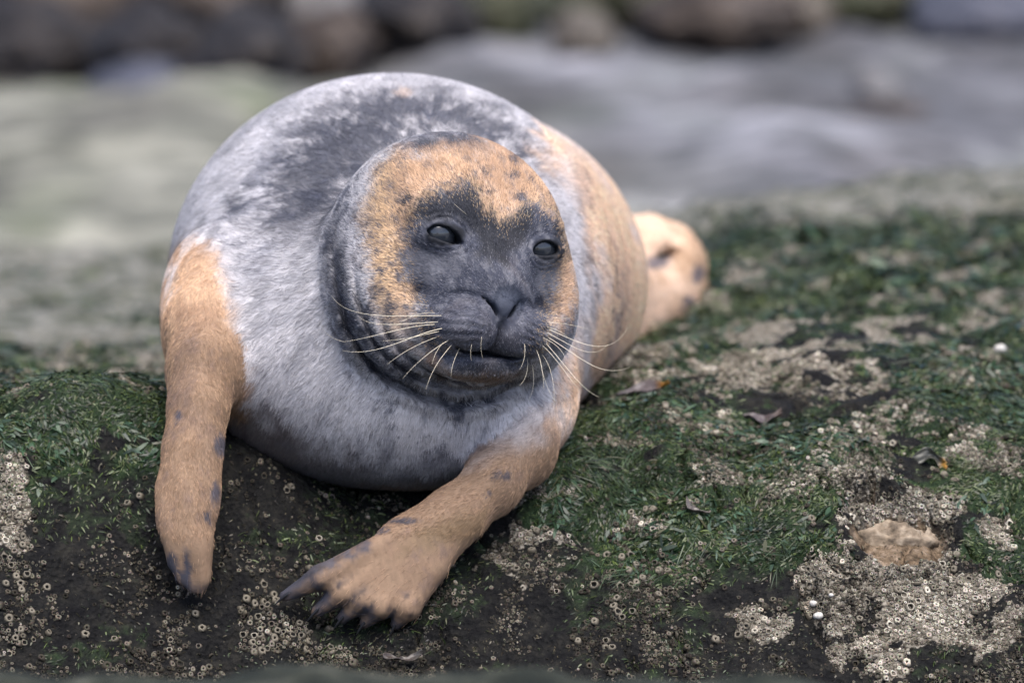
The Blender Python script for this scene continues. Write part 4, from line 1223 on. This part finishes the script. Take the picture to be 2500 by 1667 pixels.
BO = [  # px, py of the centre, depth, half width px, half height px, depth radius m, material, label
    (60, 95, 6.3, 190, 95, .25, M_DK, 'black boulder at the far left above the mossy shore'),
    (360, 120, 6.4, 170, 80, .25, M_DK, 'dark low boulder next to the black one on the left'),
    (330, 195, 6.0, 110, 34, .18, M_BL, 'blue grey flat boulder in front of the dark boulders'),
    (600, 125, 6.5, 150, 78, .25, M_DK, 'dark boulder behind the back of the seal on the left'),
    (140, -20, 7.3, 240, 90, .30, M_BR, 'brown boulder behind the black one at the top left'),
    (520, -10, 7.3, 190, 90, .30, M_BR, 'brown boulder filling the top edge left of centre'),
    (800, 95, 6.8, 120, 62, .2, M_BR, 'small brown boulder above the back of the seal'),
    (800, -5, 7.8, 110, 50, .2, M_PL, 'pale boulder cut by the top edge left of centre'),
    (1010, 40, 7.5, 150, 90, .25, M_DK, 'dark boulder at the top edge above the seal'),
    (1190, 30, 7.9, 130, 90, .25, M_OL, 'olive green boulder at the top edge in the centre'),
    (1420, 95, 7.0, 85, 55, .2, M_TN, 'tan boulder on the grey shore near the top centre'),
    (1500, -10, 8.2, 230, 85, .3, M_OL, 'olive boulder behind the tan one at the top edge'),
    (1760, 30, 8.0, 190, 80, .3, M_BR, 'brown boulder at the top edge right of centre'),
    (1950, 20, 7.6, 75, 55, .2, M_TN, 'tan rounded boulder at the top edge on the right'),
    (2120, -5, 8.2, 170, 70, .3, M_OL, 'dark olive boulder at the top right edge'),
    (2140, 215, 5.6, 70, 34, .15, M_PL, 'pale stone on the grey shore at upper right'),
    (2180, 290, 5.3, 130, 26, .12, M_BR, 'low dark stone below the pale one on the shore'),
    (2380, 25, 7.8, 170, 70, .3, M_BL, 'blue grey boulder in the top right corner')]
for i, (px, py, d, hw, hh, rd_, m, lab) in enumerate(BO):
    if px < 1100: py, hh = py + 22, hh + 22
    dd_ = np.linspace(3, 22, 4000)
    Pd = to_world(np.stack([(px - 1250) * K * (1 + dd_ / DIST), (833.5 - (py + hh * .75)) * K * (1 + dd_ / DIST), dd_], -1))
    d = float(dd_[np.argmax(Pd[:, 2] < shore_base(Pd[:, 1]))]) + rd_ * .6
    s = K * (1 + d / DIST)
    o = stone('boulder', Vector(Wp(px, py, d)), (hw * s, rd_ * 1.5, hh * s * 1.05), m, 60 + i, .30, 56, 32)
    tag(o, lab, 'boulder')
# weedy rock close to the camera, out of focus along the bottom edge
fx = np.linspace(-1.2, 1.2, 260); fy = np.linspace(-1.75, -.78, 90)
FX, FY = np.meshgrid(fx, fy, indexing='ij'); FX = FX.ravel(); FY = FY.ravel()
pxq = FX / (K * .83) + 1250
lo = 1588 + 14 * np.sin(pxq / 210 + .6) - 22 * np.exp(-((pxq - 650) / 260) ** 2) - 18 * np.exp(-((pxq - 1680) / 260) ** 2) - 28 * np.exp(-((pxq - 60) / 160) ** 2) + 60 * sstep(1850, 2150, pxq) + 12 * fbm(FX * 9, FY * 0, FX * 0, 3, 300)
zt = .10 - (lo - 833.5) * K * .83 * .985 + .85 * .1736
FZ = zt - .012 - 2.2 * np.maximum(FY + .92, 0) ** 1.4 - .10 * sstep(-1.0, -1.7, FY) + .008 * fbm(FX * 14, FY * 14, FX * 0, 3, 303)
FZ = FZ - .35 * sstep(.9, 1.2, np.abs(FX)) - .5 * sstep(-.86, -.78, FY) - .5 * sstep(-1.6, -1.75, FY)
M_FG = rockmat('near_rock_surface', (.012, .016, .010), (.05, .055, .038), (.17, .17, .13), 30)
fgr = make_mesh('foreground_rock', np.stack([FX, FY, FZ], -1), grid_faces(260, 90), M_FG)
tag(fgr, kind='structure')
print('all', time.time() - T0)
